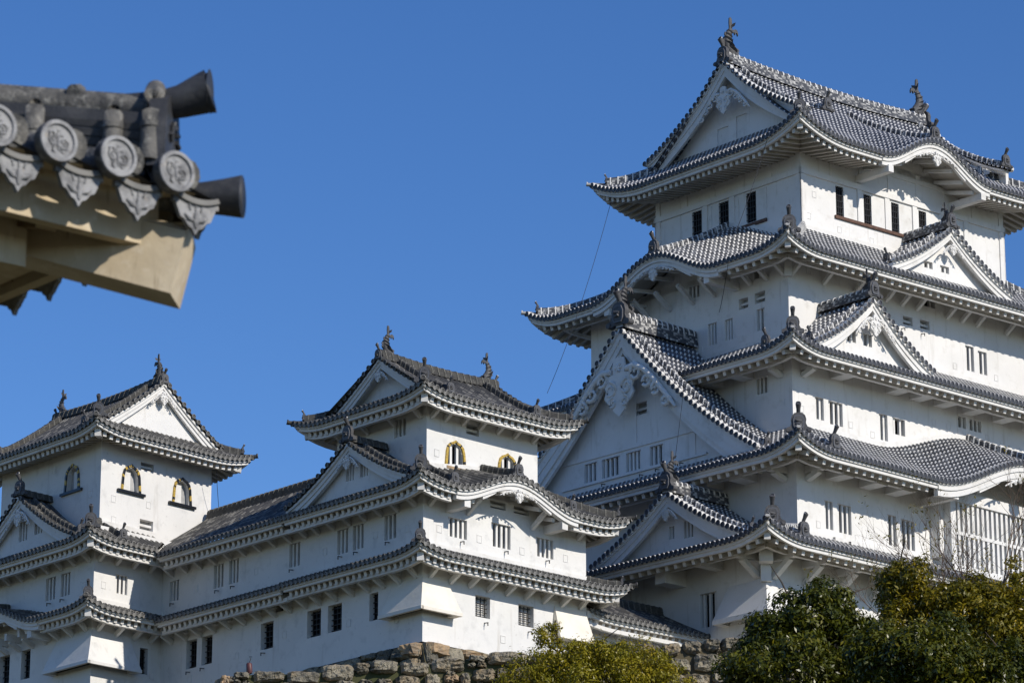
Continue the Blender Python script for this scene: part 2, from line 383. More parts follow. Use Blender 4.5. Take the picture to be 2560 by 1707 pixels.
def loop_hole(root, S, u, z, out=0, w_=.26, h=.30, m='plaster'):
    mb = MB(); t = .02
    sbox(mb, S, u-w_/2, u+w_/2, out+.003, out+t, z-h/2, z-h/2+t, m); sbox(mb, S, u-w_/2, u+w_/2, out+.003, out+t, z+h/2-t, z+h/2, m)
    sbox(mb, S, u-w_/2, u-w_/2+t, out+.003, out+t, z-h/2+t, z+h/2-t, m); sbox(mb, S, u+w_/2-t, u+w_/2, out+.003, out+t, z-h/2+t, z+h/2-t, m)
    mb.poly([S.P(u-w_/2+t, out+.006, z-h/2+t), S.P(u+w_/2-t, out+.006, z-h/2+t), S.P(u+w_/2-t, out+.006, z+h/2-t), S.P(u-w_/2+t, out+.006, z+h/2-t)], 'pane_grey' if False else m)
    return mb.build('loophole', root, root)
def hook(root, S, u, z, out=0):
    mb = MB(); mb.beam(S.P(u, out, z), S.P(u, out+.22, z-.02), .05, .03, 'iron'); mb.beam(S.P(u, out+.2, z-.02), S.P(u, out+.21, z-.14), .03, .03, 'iron')
    return mb.build('drain_spout', root, root)
def bell_window(root, S, uc, zb, w_, h, out=0, gold=.5, sill=True, panel='eave_white', bars=0, white=False):
    """katomado: bell shaped frame with a shutter set inside a real recess box proud of nothing"""
    hw = w_/2
    prof = [(hw*1.02, 0), (hw*.96, h*.30), (hw*.90, h*.58), (hw*.78, h*.76), (hw*.52, h*.88), (hw*.22, h*.93), (0, h)]
    pts = [(-x, z) for x, z in prof]+[(x, z) for x, z in reversed(prof[:-1])]
    inn = [(x*.80, z*.92) for x, z in pts]
    mb = MB()
    n = len(pts)
    for i in range(n-1):
        m = 'gold' if (random.random() < gold) else 'lacquer'
        seg = 3
        for k in range(seg):
            m = 'gold' if random.random() < gold else 'lacquer'
            t0, t1 = k/seg, (k+1)/seg
            L = lambda P, t: (P[i][0]+(P[i+1][0]-P[i][0])*t, P[i][1]+(P[i+1][1]-P[i][1])*t)
            q = [L(pts, t0), L(pts, t1), L(inn, t1), L(inn, t0)]
            A = [S.P(uc+x, out+.07, zb+z) for x, z in q]; B = [S.P(uc+x, out+.002, zb+z) for x, z in q]
            mb.poly(A, m)
            for j in range(4): mb.poly([A[j], A[(j+1) % 4], B[(j+1) % 4], B[j]], m)
    if sill: sbox(mb, S, uc-w_*.70, uc+w_*.70, out+.002, out+.13, zb-.11, zb, 'lacquer')
    win = mb.build('bell_window', root, root)
    sb = MB()
    A = [S.P(uc+x, out+.004, zb+z) for x, z in inn]; B = [S.P(uc+x, out-.26, zb+z) for x, z in inn]
    for i in range(n-1): sb.poly([A[i], A[i+1], B[i+1], B[i]], 'eave_white')
    if bars:
        sb.poly([S.P(uc+x, out-.24, zb+z) for x, z in inn], 'void')
        for k in range(bars):
            u = uc-hw*.62+hw*1.24*(k+.5)/bars; zz = h*.86 if abs(u-uc) < hw*.4 else h*.74
            sbox(sb, S, u-.06, u+.06, out-.16, out-.06, zb, zb+zz, 'eave_white')
    else:
        sb.poly([S.P(uc+x, out-.24, zb+z) for x, z in inn], 'pane_grey')
        sbox(sb, S, uc-hw*.70, uc+hw*.12, out-.20, out-.13, zb+.01, zb+h*.72, panel)
    sb.build('shutter', win, root)
    return win
def wall_bell(mb, S, u0, u1, zb, zt, bells, ops, m):
    """wall whose bell windows are cut as polygonal holes (stepped columns)"""
    hol = list(ops)
    for (uc, b, w_, h) in bells:
        hw = w_/2*.80
        for x0, x1, zz in ((-1, -.86, .55), (-.86, -.66, .70), (-.66, -.3, .80), (-.3, .3, .86), (.3, .66, .80), (.66, .86, .70), (.86, 1, .55)):
            hol.append((uc+hw*x0*.93, uc+hw*x1*.93, b, b+h*zz, .001))
    wall(mb, S, u0, u1, zb, zt, hol, m)
# ------------------------------------------------------------------ eaves, skirts, gables
def sgrid(mb, S, us, o0, z0, o1, z1, m):
    mb.grid([[S.P(u, o0(u) if callable(o0) else o0, z0(u)) for u in us], [S.P(u, o1(u) if callable(o1) else o1, z1(u)) for u in us]], m, smooth=False)
def frange(a, b, st):
    n = max(1, int(round((b-a)/st))); return [a+(b-a)*i/n for i in range(n+1)]
def ribbon(mb, S, us, zt, zb, o0, o1, m):
    sgrid(mb, S, us, o1, zt, o1, zb, m); sgrid(mb, S, us, o0, zt, o1, zt, m); sgrid(mb, S, us, o0, zb, o1, zb, m); sgrid(mb, S, us, o0, zt, o0, zb, m)
    for u in (us[0], us[-1]): mb.poly([S.P(u, o0, zt(u)), S.P(u, o1, zt(u)), S.P(u, o1, zb(u)), S.P(u, o0, zb(u))], m)
def eaves(mb, S, oh, ua, ub, ze, fh=.26, rs=.42, rw=.17, m='eave_white', wallout=0, trim_a=True, trim_b=True, beam=.9, rafters=True, skip=None, slope=.34):
    """fascia + soffit + rafters under the eave line ze(u)"""
    fo = oh-.07
    a = ua+.07 if trim_a else ua; b = ub-.07 if trim_b else ub
    us = frange(a, b, .3)
    ribbon(mb, S, us, lambda u: ze(u)-.07, lambda u: ze(u)-.04-fh*.55, oh-.2, fo-.03, m)
    us2 = frange(a+.10, b-.10, .3)
    ribbon(mb, S, us2, lambda u: ze(u)-.04-fh*.55, lambda u: ze(u)-.04-fh, oh-.3, fo-.10, m)
    # soffit: per column down to the hip line
    sf = lambda u, o: ze(u)-.04-fh+.02+(oh-.3-o)*slope
    rows = []
    for u in frange(a+.3, b-.3, .35):
        lim = 0
        if trim_a and u < 0: lim = -u
        if trim_b and u > ub-oh: lim = max(lim, u-(ub-oh))
        lim = max(lim, wallout)
        rows.append([S.P(u, oh-.3, sf(u, oh-.3)), S.P(u, (oh-.3+lim)/2, sf(u, (oh-.3+lim)/2)), S.P(u, lim, sf(u, lim))])
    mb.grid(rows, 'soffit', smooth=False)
    if rafters:
        n = int((b-a-.7)/rs); st = (b-a-.7)/n
        for i in range(n+1):
            u = a+.35+i*st
            if skip and skip[0] < u < skip[1]: continue
            lim = 0
            if trim_a and u < 0: lim = -u
            if trim_b and u > ub-oh: lim = max(lim, u-(ub-oh))
            lim = max(lim, wallout)
            if oh-.42-lim < .15: continue
            mb.beam(S.P(u, oh-.36, sf(u, oh-.36)-.12), S.P(u, lim, sf(u, lim)-.12), rw, .20, 'soffit', m_end=m)  # rafter sides take the shade-darkened soffit colour, ends keep the eave colour
    if beam:
        bz = lambda u: sf(u, beam)-.19
        us3 = frange(max(ua+oh-beam+.0, a) if trim_a else a, (ub-oh+beam) if trim_b else b, .5)
        if skip:
            for seg in ([u for u in us3 if u <= skip[0]+.4], [u for u in us3 if u >= skip[1]-.4]):
                if len(seg) > 1: ribbon(mb, S, seg, bz, lambda u: bz(u)-.16, beam-.09, beam+.09, m)
        else: ribbon(mb, S, us3, bz, lambda u: bz(u)-.16, beam-.09, beam+.09, m)
    return sf
def lift_f(ua, ub, h, reach, la=True, lb=True):
    def f(u):
        v = 0
        if la: v += h*max(0, 1-(u-ua)/reach)**2.2
        if lb: v += h*max(0, 1-(ub-u)/reach)**2.2
        return v
    return f
def kara_f(uc, hw, h):
    return lambda u: (h*(math.cos(math.pi*(u-uc)/hw)+1)/2 if abs(u-uc) < hw else 0.0)
def gfun(x, c): return x*(1-c)+c*x*x
def strut(root, S, u, zb, zt, reach, m='eave_white', arm=False, wd=.17):
    mb = MB()
    if arm:   # horizontal arm with diagonal brace
        sbox(mb, S, u-wd/2, u+wd/2, 0, reach, zt-.30, zt, m)
        mb.beam(S.P(u, 0.02, zb), S.P(u, reach*.72, zt-.31), wd-.02, .20, m)
    else:
        mb.beam(S.P(u, 0.0, zb+.05), S.P(u, reach, zt), wd, .17, m)
    return mb.build('bracket', root, root)
def hip(root, roof, A, B, oh, run, zf, T, oh2=None, r0=.55, h=.42, wd=.30, oni_s=.9, end_r=None, tip=True, hr=True, hz=None):
    """hip between side A (u small end) and side B; A.P(-oh+r, oh-r)"""
    er = end_r or run
    pt = lambda r, dz=0: A.P(-oh+r, oh-r, zf(r)+dz)
    mb = MB(); ridge(mb, [pt(r, -.02) for r in frange(r0, er, .4)], wd, h, T)
    ridge(mb, [pt(r, -.03) for r in frange(.05, r0+.1, .2)], wd*.8, h*.42, T, ribs=0)
    mb.build('hip_ridge', roof, root)
    out = (A.n+B.n); out.normalize()
    place(ONI, 'ridge_end_tile', pt(r0-.05, h*.22), out, oni_s, roof, root)
    if tip:
        tb = MB(); p = pt(0, .02); tb.tube([p-out*.3+Vector((0, 0, -.02)), p+out*.12+Vector((0, 0, .03)), p+out*.2+Vector((0, 0, .06))], [.08, .085, .11], T['ridge'], 10)
        disc(tb, p+out*.2+Vector((0, 0, .06)), out, .11, T, back=.03); tb.build('corner_tile', roof, root)
    if hr:
        fh = .26; hb = MB()
        z0 = (zf(0) if hz is None else hz)
        a = A.P(-oh+.42, oh-.42, z0-.52); b = A.P(0, 0, z0-.52+(oh-.42)*.30)
        hb.beam(a, b, .26, .34, 'eave_white'); hb.beam(A.P(-oh+.36, oh-.36, z0-.30), A.P(-oh+.8, oh-.8, z0-.24), .30, .08, 'lead')
        hb.build('hip_rafter', root, root)
def gable(root, S, uc, w_, zb, za, of, ow, back, T, c=-.40, bh=.42, pend=1.0, ops=(), opk='bars', oni_s=1.0, desc=True, fish=0, ridge_h=.55, m='plaster', back_roof=None, wall_zb=None, descpos=.8, nm='gable', rt=.0, vline=True, kend=.92, layers=2):
    """gable whose front faces out; returns part"""
    zf = lambda x: za-(za-zb)*gfun(min(abs(x)/w_, 1.25), c)
    g = MB()
    zr = lambda x: zf(x)-.30
    wall(g, S, uc-w_+.25, uc+w_-.25, (wall_zb if wall_zb is not None else zb-.5), lambda u: max(zr(u-uc), (wall_zb if wall_zb is not None else zb-.5)+.01), [(uc+o[0], uc+o[1], o[2], o[3]) for o in ops], m, out=ow,
         extra=[uc+x for x in frange(-w_+.25, w_-.25, .4)])
    gp = g.build(nm, root, root)
    for o in ops:
        win_bars_child(gp, root, S, (uc+o[0], uc+o[1], o[2], o[3]), ow, o[4] if len(o) > 4 else 3, o[5] if len(o) > 5 else opk)
    # barge boards
    b = MB(); us = frange(uc-w_, uc+w_, w_/14)
    hh = lambda u: bh*(1+.35*(abs(u-uc)/w_))
    Z = lambda k0, k1=0: (lambda u: zf(u-uc)-.05-k0-k1*hh(u))
    ribbon(b, S, us, Z(0), Z(.11), of-.5, of-.08, 'eave_white')
    ribbon(b, S, us, Z(.11), Z(.11, .5), of-.36, of-.16, 'eave_white')
    ribbon(b, S, us, Z(.11, .5), Z(.11, 1.0), of-.36, of-.21, 'eave_white')
    if layers > 2: ribbon(b, S, us[1:-1], Z(.11, 1.0), Z(.11, 1.35), of-.46, of-.30, 'eave_white')
    sgrid(b, S, us, of-.36, Z(.3), ow, Z(.3), 'eave_white')
    b.build('barge_board', gp, root)
    # verge tiles
    v = MB()
    for sgn in (-1, 1):
        F = lambda c_, r, sgn=sgn: S.P(uc+sgn*c_, of-r, zf(c_)+.02)
        tile_surface(v, F, .12, w_+.05, lambda c_: .55, T, nrm=S.n, drips=False)
        F2 = lambda c_, r, sgn=sgn: S.P(uc+sgn*(w_-r), c_, zf(w_-r))
        tile_surface(v, F2, back, of-.55, lambda c_: w_-.05, T, discs=False, drips=False)
    v.build('gable_roof', gp, root)
    r = MB(); ridge(r, [S.P(uc, x, za+.02+rt*(1-abs((x-(of+back)/2)/((of-back)/2)))*0) for x in frange(back, of-.12, .5)], .42, ridge_h, T); r.build('gable_ridge', gp, root)
    place(ONI, 'ridge_end_tile', S.P(uc, of-.05, za+ridge_h*.12), S.n, oni_s, gp, root)
    if fish: place(SHACHI, 'fish_ornament', S.P(uc, of-.45, za+ridge_h), -S.n, fish, gp, root)
    if desc:
        for sgn in (-1, 1):
            d = MB(); pp = [S.P(uc+sgn*x, of-descpos, zf(x)+.06) for x in frange(.5, w_*kend, .4)]
            ridge(d, pp, .24, .27, T, ribs=.33); d.build('descending_ridge', gp, root)
            place(ONI, 'ridge_end_tile', S.P(uc+sgn*(w_*kend+.05), of-descpos, zf(w_*kend)+.05), S.d*sgn, .62, gp, root)
    if pend: pendant(gp, root, S, uc, za-(pend[1] if isinstance(pend, tuple) else .22+bh*.9), of-.04, pend[0] if isinstance(pend, tuple) else pend)
    return gp
def win_bars_child(gp, root, S, o, out, nb, kind):
    w0 = win_bars(root, S, o, out, nb, kind=kind); w0.parent = gp
    # keep to three levels: the pane hangs on the gable itself
    for ch in list(w0.children): ch.parent = gp
def spiral(mb, S, u, z, o, r, turns=1.2, sgn=1, a0=0, th=.035, m='eave_white'):
    pts = []
    for i in range(14):
        t = i/13; a = a0+sgn*t*turns*2*math.pi; R = r*(1-.75*t)
        pts.append(S.P(u+R*math.cos(a), o, z+R*math.sin(a)))
    mb.tube(pts, [th*(1-.5*i/13) for i in range(14)], m, 5)
def pendant(gp, root, S, u, z, o, s, wide=1.0):
    """carved white gable pendant (top at z)"""
    mb = MB(); M = 'eave_white'
    core = [(0, .16), (.10, .13), (.13, .02), (.12, -.10), (.24, -.12), (.31, -.24), (.27, -.34), (.31, -.44), (.22, -.54), (.14, -.55), (.12, -.66), (0, -.76)]
    out = core+[(-x, y) for x, y in reversed(core[1:-1])]
    mb.prism([(x*s, y*s) for x, y in out], lambda x, y, zz: S.P(u+x, o+y, z+zz), -.10, 0, M)
    kz = 1 if wide < 1.2 else .6
    for g in (-1, 1):
        arc = [(.16, -.06), (.34, -.04), (.52, -.14), (.70, -.30), (.86, -.48), (1.02, -.66), (1.16, -.84)]
        mb.tube([S.P(u+g*x*s*wide, o-.03, z+y*s*kz) for x, y in arc], [.05*s, .055*s, .05*s, .05*s, .045*s, .04*s, .02*s], M, 6)
        for (x, y, r, dr, a0) in ((.36, -.16, .13, 1, 1.6), (.58, -.32, .12, -1, .6), (.78, -.50, .11, 1, 1.2), (.96, -.70, .09, -1, .4)):
            spiral(mb, S, u+g*x*s*wide, z+y*s*kz, o-.01, r*s*(1 if kz == 1 else .7), 1.25, g*dr, a0 if g > 0 else math.pi-a0, .042*s)
        spiral(mb, S, u+g*.17*s, z-.33*s, o+.01, .13*s, 1.3, g, math.pi/2, .03*s)
        spiral(mb, S, u+g*.12*s, z-.54*s, o+.01, .09*s, 1.2, -g, math.pi/2, .025*s)
    for k in range(6):
        a = k*math.pi/3
        mb.tube([S.P(u+.015*s, o+.01, z-.02*s), S.P(u+math.cos(a)*.07*s, o+.02, z-.02*s+math.sin(a)*.07*s)], .02*s, M, 5)
    return mb.build('pendant', gp, root)

def skirt(root, T, SD, which, oh, run, ze, zt, lift, reach, conc, karas={}, skips={}, brackets=None, fh=.26, rs=.42, name='roof', urange={}, eave_kw={}, r0=.5, hipkeys=('SW',), hoh=.42, oni_s=.9, m='eave_white', slope=.34, kara_pend=.8, kara_bh=.34, walltrim=True, rmins={}, wm='plaster'):
    """skirt roof round a tier: run is a dict side->inward run; returns part roof"""
    rb = MB(); eb = MB(); zfs = {}; barges = []
    for k in which:
        S = SD[k]; rn = run[k]
        ua, ub = urange.get(k, (-oh, S.L+oh)); fa = ua <= -oh+1e-6; fb = ub >= S.L+oh-1e-6
        lf = lift_f(-oh, S.L+oh, lift, reach, fa, fb); ka = karas.get(k); kf = kara_f(*ka[:3]) if ka else (lambda u: 0.0)
        kt = ka[3] if ka else 0
        rh = max(run.values())
        def zf(u, r, lf=lf, kf=kf, kt=kt, rn=rn):
            x = min(r/rn, 1.0); return ze+lf(u)*(1-x)**1.5+(zt-ze)*gfun(x, conc)+kf(u)*(1-(1-kt)*x)
        def rmax(u, S=S, rn=rn, fa=fa, fb=fb):
            a = rn
            if fa: a = min(a, (u+oh)*rn/run_adj(k, run, 0))
            if fb: a = min(a, (S.L+oh-u)*rn/run_adj(k, run, 1))
            return max(a, 0)
        F = lambda c, r, S=S, zf=zf: S.P(c, oh-r, zf(c, r))
        tile_surface(rb, F, ua, ub, rmax, T, nrm=S.n, rmin=rmins.get(k, lambda c: 0))
        e = lambda u, zf=zf: zf(u, 0)
        sk = (ka[0]-ka[1]*1.02, ka[0]+ka[1]*1.02) if ka else None
        eaves(eb, S, oh, ua, ub, e, fh, rs, m=m, trim_a=fa, trim_b=fb, skip=sk, slope=slope, **eave_kw)
        if ka: barges.append((S, ka, e))
        zfs[k] = zf
        if walltrim:   # white plaster line where the roof meets the upper wall
            a0 = ua+run_adj(k, run, 0) if fa else ua; b0 = ub-run_adj(k, run, 1) if fb else ub
            us = frange(a0-.06, b0+.06, .3)
            ribbon(eb, S, us, lambda u, zf=zf: zf(u, rn)+.20, lambda u, zf=zf: zf(u, rn)-.1, oh-rn-.05, oh-rn+.10, 'eave_white')
    roof = rb.build(name, root, root); eb.build('eaves', roof, root)
    for S, ka, e in barges:
        b = MB(); us = frange(ka[0]-ka[1]*1.0, ka[0]+ka[1]*1.0, ka[1]/16)
        Z = lambda k: (lambda u: e(u)-.02-k)
        bo = oh-.02
        ribbon(b, S, us, Z(.0), Z(.14), oh-.5, bo-.02, 'eave_white'); ribbon(b, S, us, Z(.14), Z(.14+kara_bh*.45), oh-.4, bo-.09, 'eave_white')
        ribbon(b, S, us, Z(.14+kara_bh*.45), Z(.14+kara_bh), oh-.4, bo-.15, 'eave_white')
        # cusped inner edge
        in_ = [u for u in us if abs(u-ka[0]) < ka[1]*.62]
        ribbon(b, S, in_, Z(.14+kara_bh), lambda u: e(u)-.16-kara_bh-.13*abs(math.cos((u-ka[0])/ka[1]*math.pi*1.6))**.5, oh-.36, bo-.20, 'eave_white')
        # curved rafters under the arch and tie beams
        for i in range(-3, 4):
            u = ka[0]+ka[1]*.22*i
            zz = e(u)-.55
            b.beam(S.P(u, oh-.45, zz), S.P(u, 0, zz+.25), .14, .16, 'eave_white')
        for g in (-1, 1):
            u = ka[0]+g*ka[1]*.80
            sbox(b, S, u-.16, u+.16, 0, oh-.25, e(u)-.75, e(u)-.42, 'eave_white')
        b.build('curved_barge_board', roof, root)
        kk = [q_ for q_ in which if SD[q_] is S][0]
        kara_extra(root, roof, S, ka, zfs[kk], oh, T, run[kk]-.1, ze+.3, m=wm, ors=1.0 if T is TN else .75)
        pendant(roof, root, S, ka[0], e(ka[0])-.22-kara_bh, oh-.06, kara_pend, wide=1.5)
    prs = {'SW': ('S', 'W', 0), 'SE': ('S', 'E', 1), 'NW': ('N', 'W', 0)}
    for hk in hipkeys:
        if hk == 'SW':
            A = SD['S']; B = SD['W']; rn = run['S']; rw = run['W']
            f = rw/rn; zz = lambda r: zfs['S'](-oh+r*f, r)
            pt = lambda r, dz=0: A.P(-oh+r*f, oh-r, zz(r)+dz)
        elif hk == 'SE':
            A = SD['S']; B = SD['E']; rn = run['S']; rw = run['E']; f = rw/rn; L = A.L
            zz = lambda r: zfs['S'](L+oh-r*f, r); pt = lambda r, dz=0: A.P(L+oh-r*f, oh-r, zz(r)+dz)
        elif hk == 'NW':
            A = SD['W']; B = SD['N']; rn = run['W']; rw = run['N']; f = rw/rn; L = A.L
            zz = lambda r: zfs['W'](L+oh-r*f, r); pt = lambda r, dz=0: A.P(L+oh-r*f, oh-r, zz(r)+dz)
        out = A.n+B.n; out.normalize()
        mb = MB(); ridge(mb, [pt(r, -.02) for r in frange(r0, rn, .4)], .30, hoh, T)
        ridge(mb, [pt(r, -.04) for r in frange(.04, r0+.1, .2)], .24, hoh*.42, T, ribs=0)
        mb.build('hip_ridge', roof, root)
        place(ONI, 'ridge_end_tile', pt(r0-.04, hoh*.25), out, oni_s if hk == 'SW' else oni_s*.5, roof, root)
        tb = MB(); p = pt(0, .0); tb.tube([p-out*.3, p+out*.10+Vector((0, 0, .02)), p+out*.17+Vector((0, 0, .05))], [.08, .085, .11], T['ridge'], 10)
        disc(tb, p+out*.17+Vector((0, 0, .05)), out, .11, T, back=.03); tb.build('corner_tile', roof, root)
        hb = MB(); q0 = pt(0, 0).z
        aa = (lambda o: (A.P(-o, o, 0) if hk == 'SW' else A.P(A.L+o, o, 0)))
        a = aa(oh-.40); a.z = q0-fh-.30; b = aa(0); b.z = q0-fh-.30+(oh-.4)*.22
        hb.beam(a, b, .26, .34, 'eave_white')
        a = aa(oh-.36); a.z = q0-fh-.09; b = aa(oh-.8); b.z = q0-fh-.03
        hb.beam(a, b, .32, .07, 'lead'); hb.build('hip_rafter', roof, root)
    return roof, zfs

def kara_extra(root, roof, S, ka, zf, oh, T, r1, zw, m='plaster', ors=.95, roll=True, zlow=None):
    """wall filling the arch, and the ridge roll on top"""
    b = MB(); us = [u for u in frange(ka[0]-ka[1], ka[0]+ka[1], ka[1]/14) if 0 <= u <= S.L]
    b.grid([[S.P(u, .0, zw) for u in us], [S.P(u, .0, max(zw+.02, zf(u, 0)+.20)) for u in us]], m, smooth=False)
    b.build('arch_wall', roof, root)
    if roll:
        q = MB(); ridge(q, [S.P(ka[0], oh-r, zf(ka[0], r)+.04) for r in frange(.12, r1, .4)], .30, .34, T); q.build('ridge_roll', roof, root)
        place(ONI, 'ridge_end_tile', S.P(ka[0], oh-.10, zf(ka[0], 0)+.08), S.n, ors, roof, root)
def run_adj(k, run, end):
    adj = {'S': ('W', 'E'), 'N': ('W', 'E'), 'W': ('S', 'N'), 'E': ('S', 'N')}[k][end]
    return run.get(adj, run[k])

def irimoya(root, T, SD, long_, ends, oh, half, ze, zr, lift, reach, conc, gi, gw, kara=None, fh=.26, rs=.42, endkw={}, fish=1.0, ridge_h=.65, r0=.55, gable_bh=.34, pend=(.8, .6), gops=(), hips=('SW',), beam=0, slope=.30, gm='plaster', oni_s=.9, sag=.18, hoh=.42):
    """hip-and-gable roof; long_ = sides parallel to the ridge, ends = gable sides. gi: verge distance in from the eave, gw: gable wall distance"""
    rb = MB(); eb = MB(); zfs = {}; barges = []
    S0 = SD[long_[0]]; Lr = S0.L
    def mk(S, kf):
        lf = lift_f(-oh, S.L+oh, lift, reach)
        def zf(u, r): 
            x = r/half; sg = sag*max(0, x-.35)/.65*(abs(2*(u/S.L-.5))**2) if S is SD[long_[0]] or S is SD[long_[1]] else 0
            return ze+lf(u)*max(0, 1-x*1.6)**1.5+(zr-ze)*gfun(x, conc)+kf(u)*max(0, 1-x*1.25)**1.2+sg
        return zf
    for k in long_:
        S = SD[k]; kf = kara_f(*kara[1][:3]) if kara and kara[0] == k else (lambda u: 0.0); zf = mk(S, kf)
        def rmax(u, S=S):
            d = min(u+oh, S.L+oh-u); return max(0, d if d < gi else half-.02)
        F = lambda c, r, S=S, zf=zf: S.P(c, oh-r, zf(c, r))
        tile_surface(rb, F, -oh, S.L+oh, rmax, T, nrm=S.n)
        e = lambda u, zf=zf: zf(u, 0)
        sk = (kara[1][0]-kara[1][1]*1.02, kara[1][0]+kara[1][1]*1.02) if kara and kara[0] == k else None
        eaves(eb, S, oh, -oh, S.L+oh, e, fh, rs, beam=beam, slope=slope, skip=sk)
        if sk: barges.append((S, kara[1], e))
        zfs[k] = zf
    for k in ends:
        S = SD[k]; zf = mk(S, lambda u: 0.0)
        def rmax(u, S=S): return max(0, min(u+oh, S.L+oh-u, gw))
        F = lambda c, r, S=S, zf=zf: S.P(c, oh-r, zf(c, r))
        tile_surface(rb, F, -oh, S.L+oh, rmax, T, nrm=S.n)
        eaves(eb, S, oh, -oh, S.L+oh, lambda u, zf=zf: zf(u, 0), fh, rs, beam=beam, slope=slope)
        zfs[k] = zf
    roof = rb.build('roof', root, root); eb.build('eaves', roof, root)
    for S, ka, e in barges:
        b = MB(); us = frange(ka[0]-ka[1], ka[0]+ka[1], ka[1]/16); Z = lambda k: (lambda u: e(u)-.02-k); bo = oh-.02; kb = .36
        ribbon(b, S, us, Z(0), Z(.14), oh-.5, bo-.02, 'eave_white'); ribbon(b, S, us, Z(.14), Z(.14+kb*.45), oh-.4, bo-.09, 'eave_white'); ribbon(b, S, us, Z(.14+kb*.45), Z(.14+kb), oh-.4, bo-.15, 'eave_white')
        in_ = [u for u in us if abs(u-ka[0]) < ka[1]*.62]
        ribbon(b, S, in_, Z(.14+kb), lambda u: e(u)-.16-kb-.13*abs(math.cos((u-ka[0])/ka[1]*math.pi*1.6))**.5, oh-.36, bo-.20, 'eave_white')
        for i in range(-4, 5):
            u = ka[0]+ka[1]*.19*i; zz = e(u)-.60; b.beam(S.P(u, oh-.45, zz), S.P(u, 0, zz+.45), .14, .16, 'eave_white')
        for g in (-1, 1):
            u = ka[0]+g*ka[1]*.86; sbox(b, S, u-.16, u+.16, 0, oh-.1, e(ka[0]+ka[1])-.78, e(ka[0]+ka[1])-.45, 'eave_white')
        b.build('curved_barge_board', roof, root)
        kara_extra(root, roof, S, ka, zfs[kara[0]], oh, T, half*.80, ze+.3)
        pendant(roof, root, S, ka[0], e(ka[0])-.24-kb, oh-.06, .8, wide=1.5)
    # gables
    for k in ends:
        S = SD[k]; uc = S.L/2; Ls = SD[long_[0]]
        w_ = half-gi*.86; zfl = zfs[long_[0]]
        prof = lambda x: zfl(Lr/2, half-min(abs(x), half))+sag*max(0, ((half-abs(x))/half-.35)/.65)
        of = oh-gi; ow = oh-gw
        g = MB(); zb = ze+(zr-ze)*gfun(gw/half, conc)-.1
        W2 = half-gw*.80
        wall(g, S, uc-W2, uc+W2, zb, lambda u: max(zb+.01, prof(u-uc)-.28), [(uc+o[0], uc+o[1], o[2], o[3]) for o in gops], gm, out=ow, extra=[uc+x for x in frange(-W2, W2, .35)])
        gp = g.build('gable', roof, root)
        for o in gops:
            q = MB(); sbox(q, S, uc+o[0], uc+o[1], ow-.12, ow-.06, o[2], o[3], 'plaster_old'); q.build('shutter', root, root).parent = roof
        b = MB(); us = frange(uc-w_, uc+w_, w_/14); hh = lambda u: gable_bh*(1+.4*abs(u-uc)/w_)
        Z = lambda k0, k1=0: (lambda u: prof(u-uc)-.05-k0-k1*hh(u))
        ribbon(b, S, us, Z(0), Z(.10), of-.5, of-.08, 'eave_white'); ribbon(b, S, us, Z(.10), Z(.10, .5), of-.34, of-.15, 'eave_white'); ribbon(b, S, us, Z(.10, .5), Z(.10, 1), of-.34, of-.20, 'eave_white')
        sgrid(b, S, us, of-.34, Z(.28), ow, Z(.28), 'eave_white'); b.build('barge_board', roof, root)
        v = MB()
        for sgn in (-1, 1):
            F = lambda c_, r, sgn=sgn: S.P(uc+sgn*c_, of-r, prof(c_)+.03)
            tile_surface(v, F, .1, half-gi*.75, lambda c_: .5, T, nrm=S.n, drips=False)
            if sgn < 0 or k in ends[:1] or True:
                d = MB(); pp = [S.P(uc+sgn*x, of-.95, prof(x)+.06) for x in frange(.4, half*.84, .4)]; ridge(d, pp, .24, .27, T); d.build('descending_ridge', roof, root)
                place(ONI, 'ridge_end_tile', S.P(uc+sgn*(half*.84+.04), of-.95, prof(half*.84)+.05), S.d*sgn, .62 if T is TO else .85, roof, root)
        v.build('verge_tiles', roof, root)
        pendant(roof, root, S, uc, zr+sag-pend[1], of-.04, pend[0])
    S = SD[long_[0]]; r = MB()
    a, b_ = -oh+gi+.1, Lr+oh-gi-.1
    pts = [S.P(u, oh-half, zr-.06+sag*abs(2*(u/Lr-.5))**2) for u in frange(a, b_, .5)]
    ridge(r, pts, .50, ridge_h, T, ribs=.36); r.build('main_ridge', roof, root)
    for u, sg in ((a, -1), (b_, 1)):
        place(ONI, 'ridge_end_tile', S.P(u+sg*.08, oh-half, zr+sag-.1), S.d*sg, .62 if T is TO else 1.15, roof, root)
        place(SHACHI, 'fish_ornament', S.P(u-sg*.42, oh-half, zr+sag+ridge_h-.12), -S.d*sg, fish, roof, root)
    for hk in hips:
        A = SD['S']; L = A.L
        if hk == 'SW': pt = lambda r, dz=0: A.P(-oh+r, oh-r, zfs['S'](-oh+r, r)+dz); out = A.n+SD['W'].n
        if hk == 'SE': pt = lambda r, dz=0: A.P(L+oh-r, oh-r, zfs['S'](L+oh-r, r)+dz); out = A.n+SD['E'].n
        if hk == 'NW': Wd = SD['W']; pt = lambda r, dz=0, Wd=Wd: Wd.P(Wd.L+oh-r, oh-r, zfs['W'](Wd.L+oh-r, r)+dz); out = Wd.n+SD['N'].n
        out = out.normalized(); mb = MB(); ridge(mb, [pt(r, -.02) for r in frange(r0, gw+.1, .3)], .30, hoh, T); ridge(mb, [pt(r, -.04) for r in frange(.04, r0+.1, .2)], .24, hoh*.42, T, ribs=0)
        mb.build('hip_ridge', roof, root)
        place(ONI, 'ridge_end_tile', pt(r0-.04, hoh*.25), out, oni_s if hk == 'SW' else oni_s*.5, roof, root)
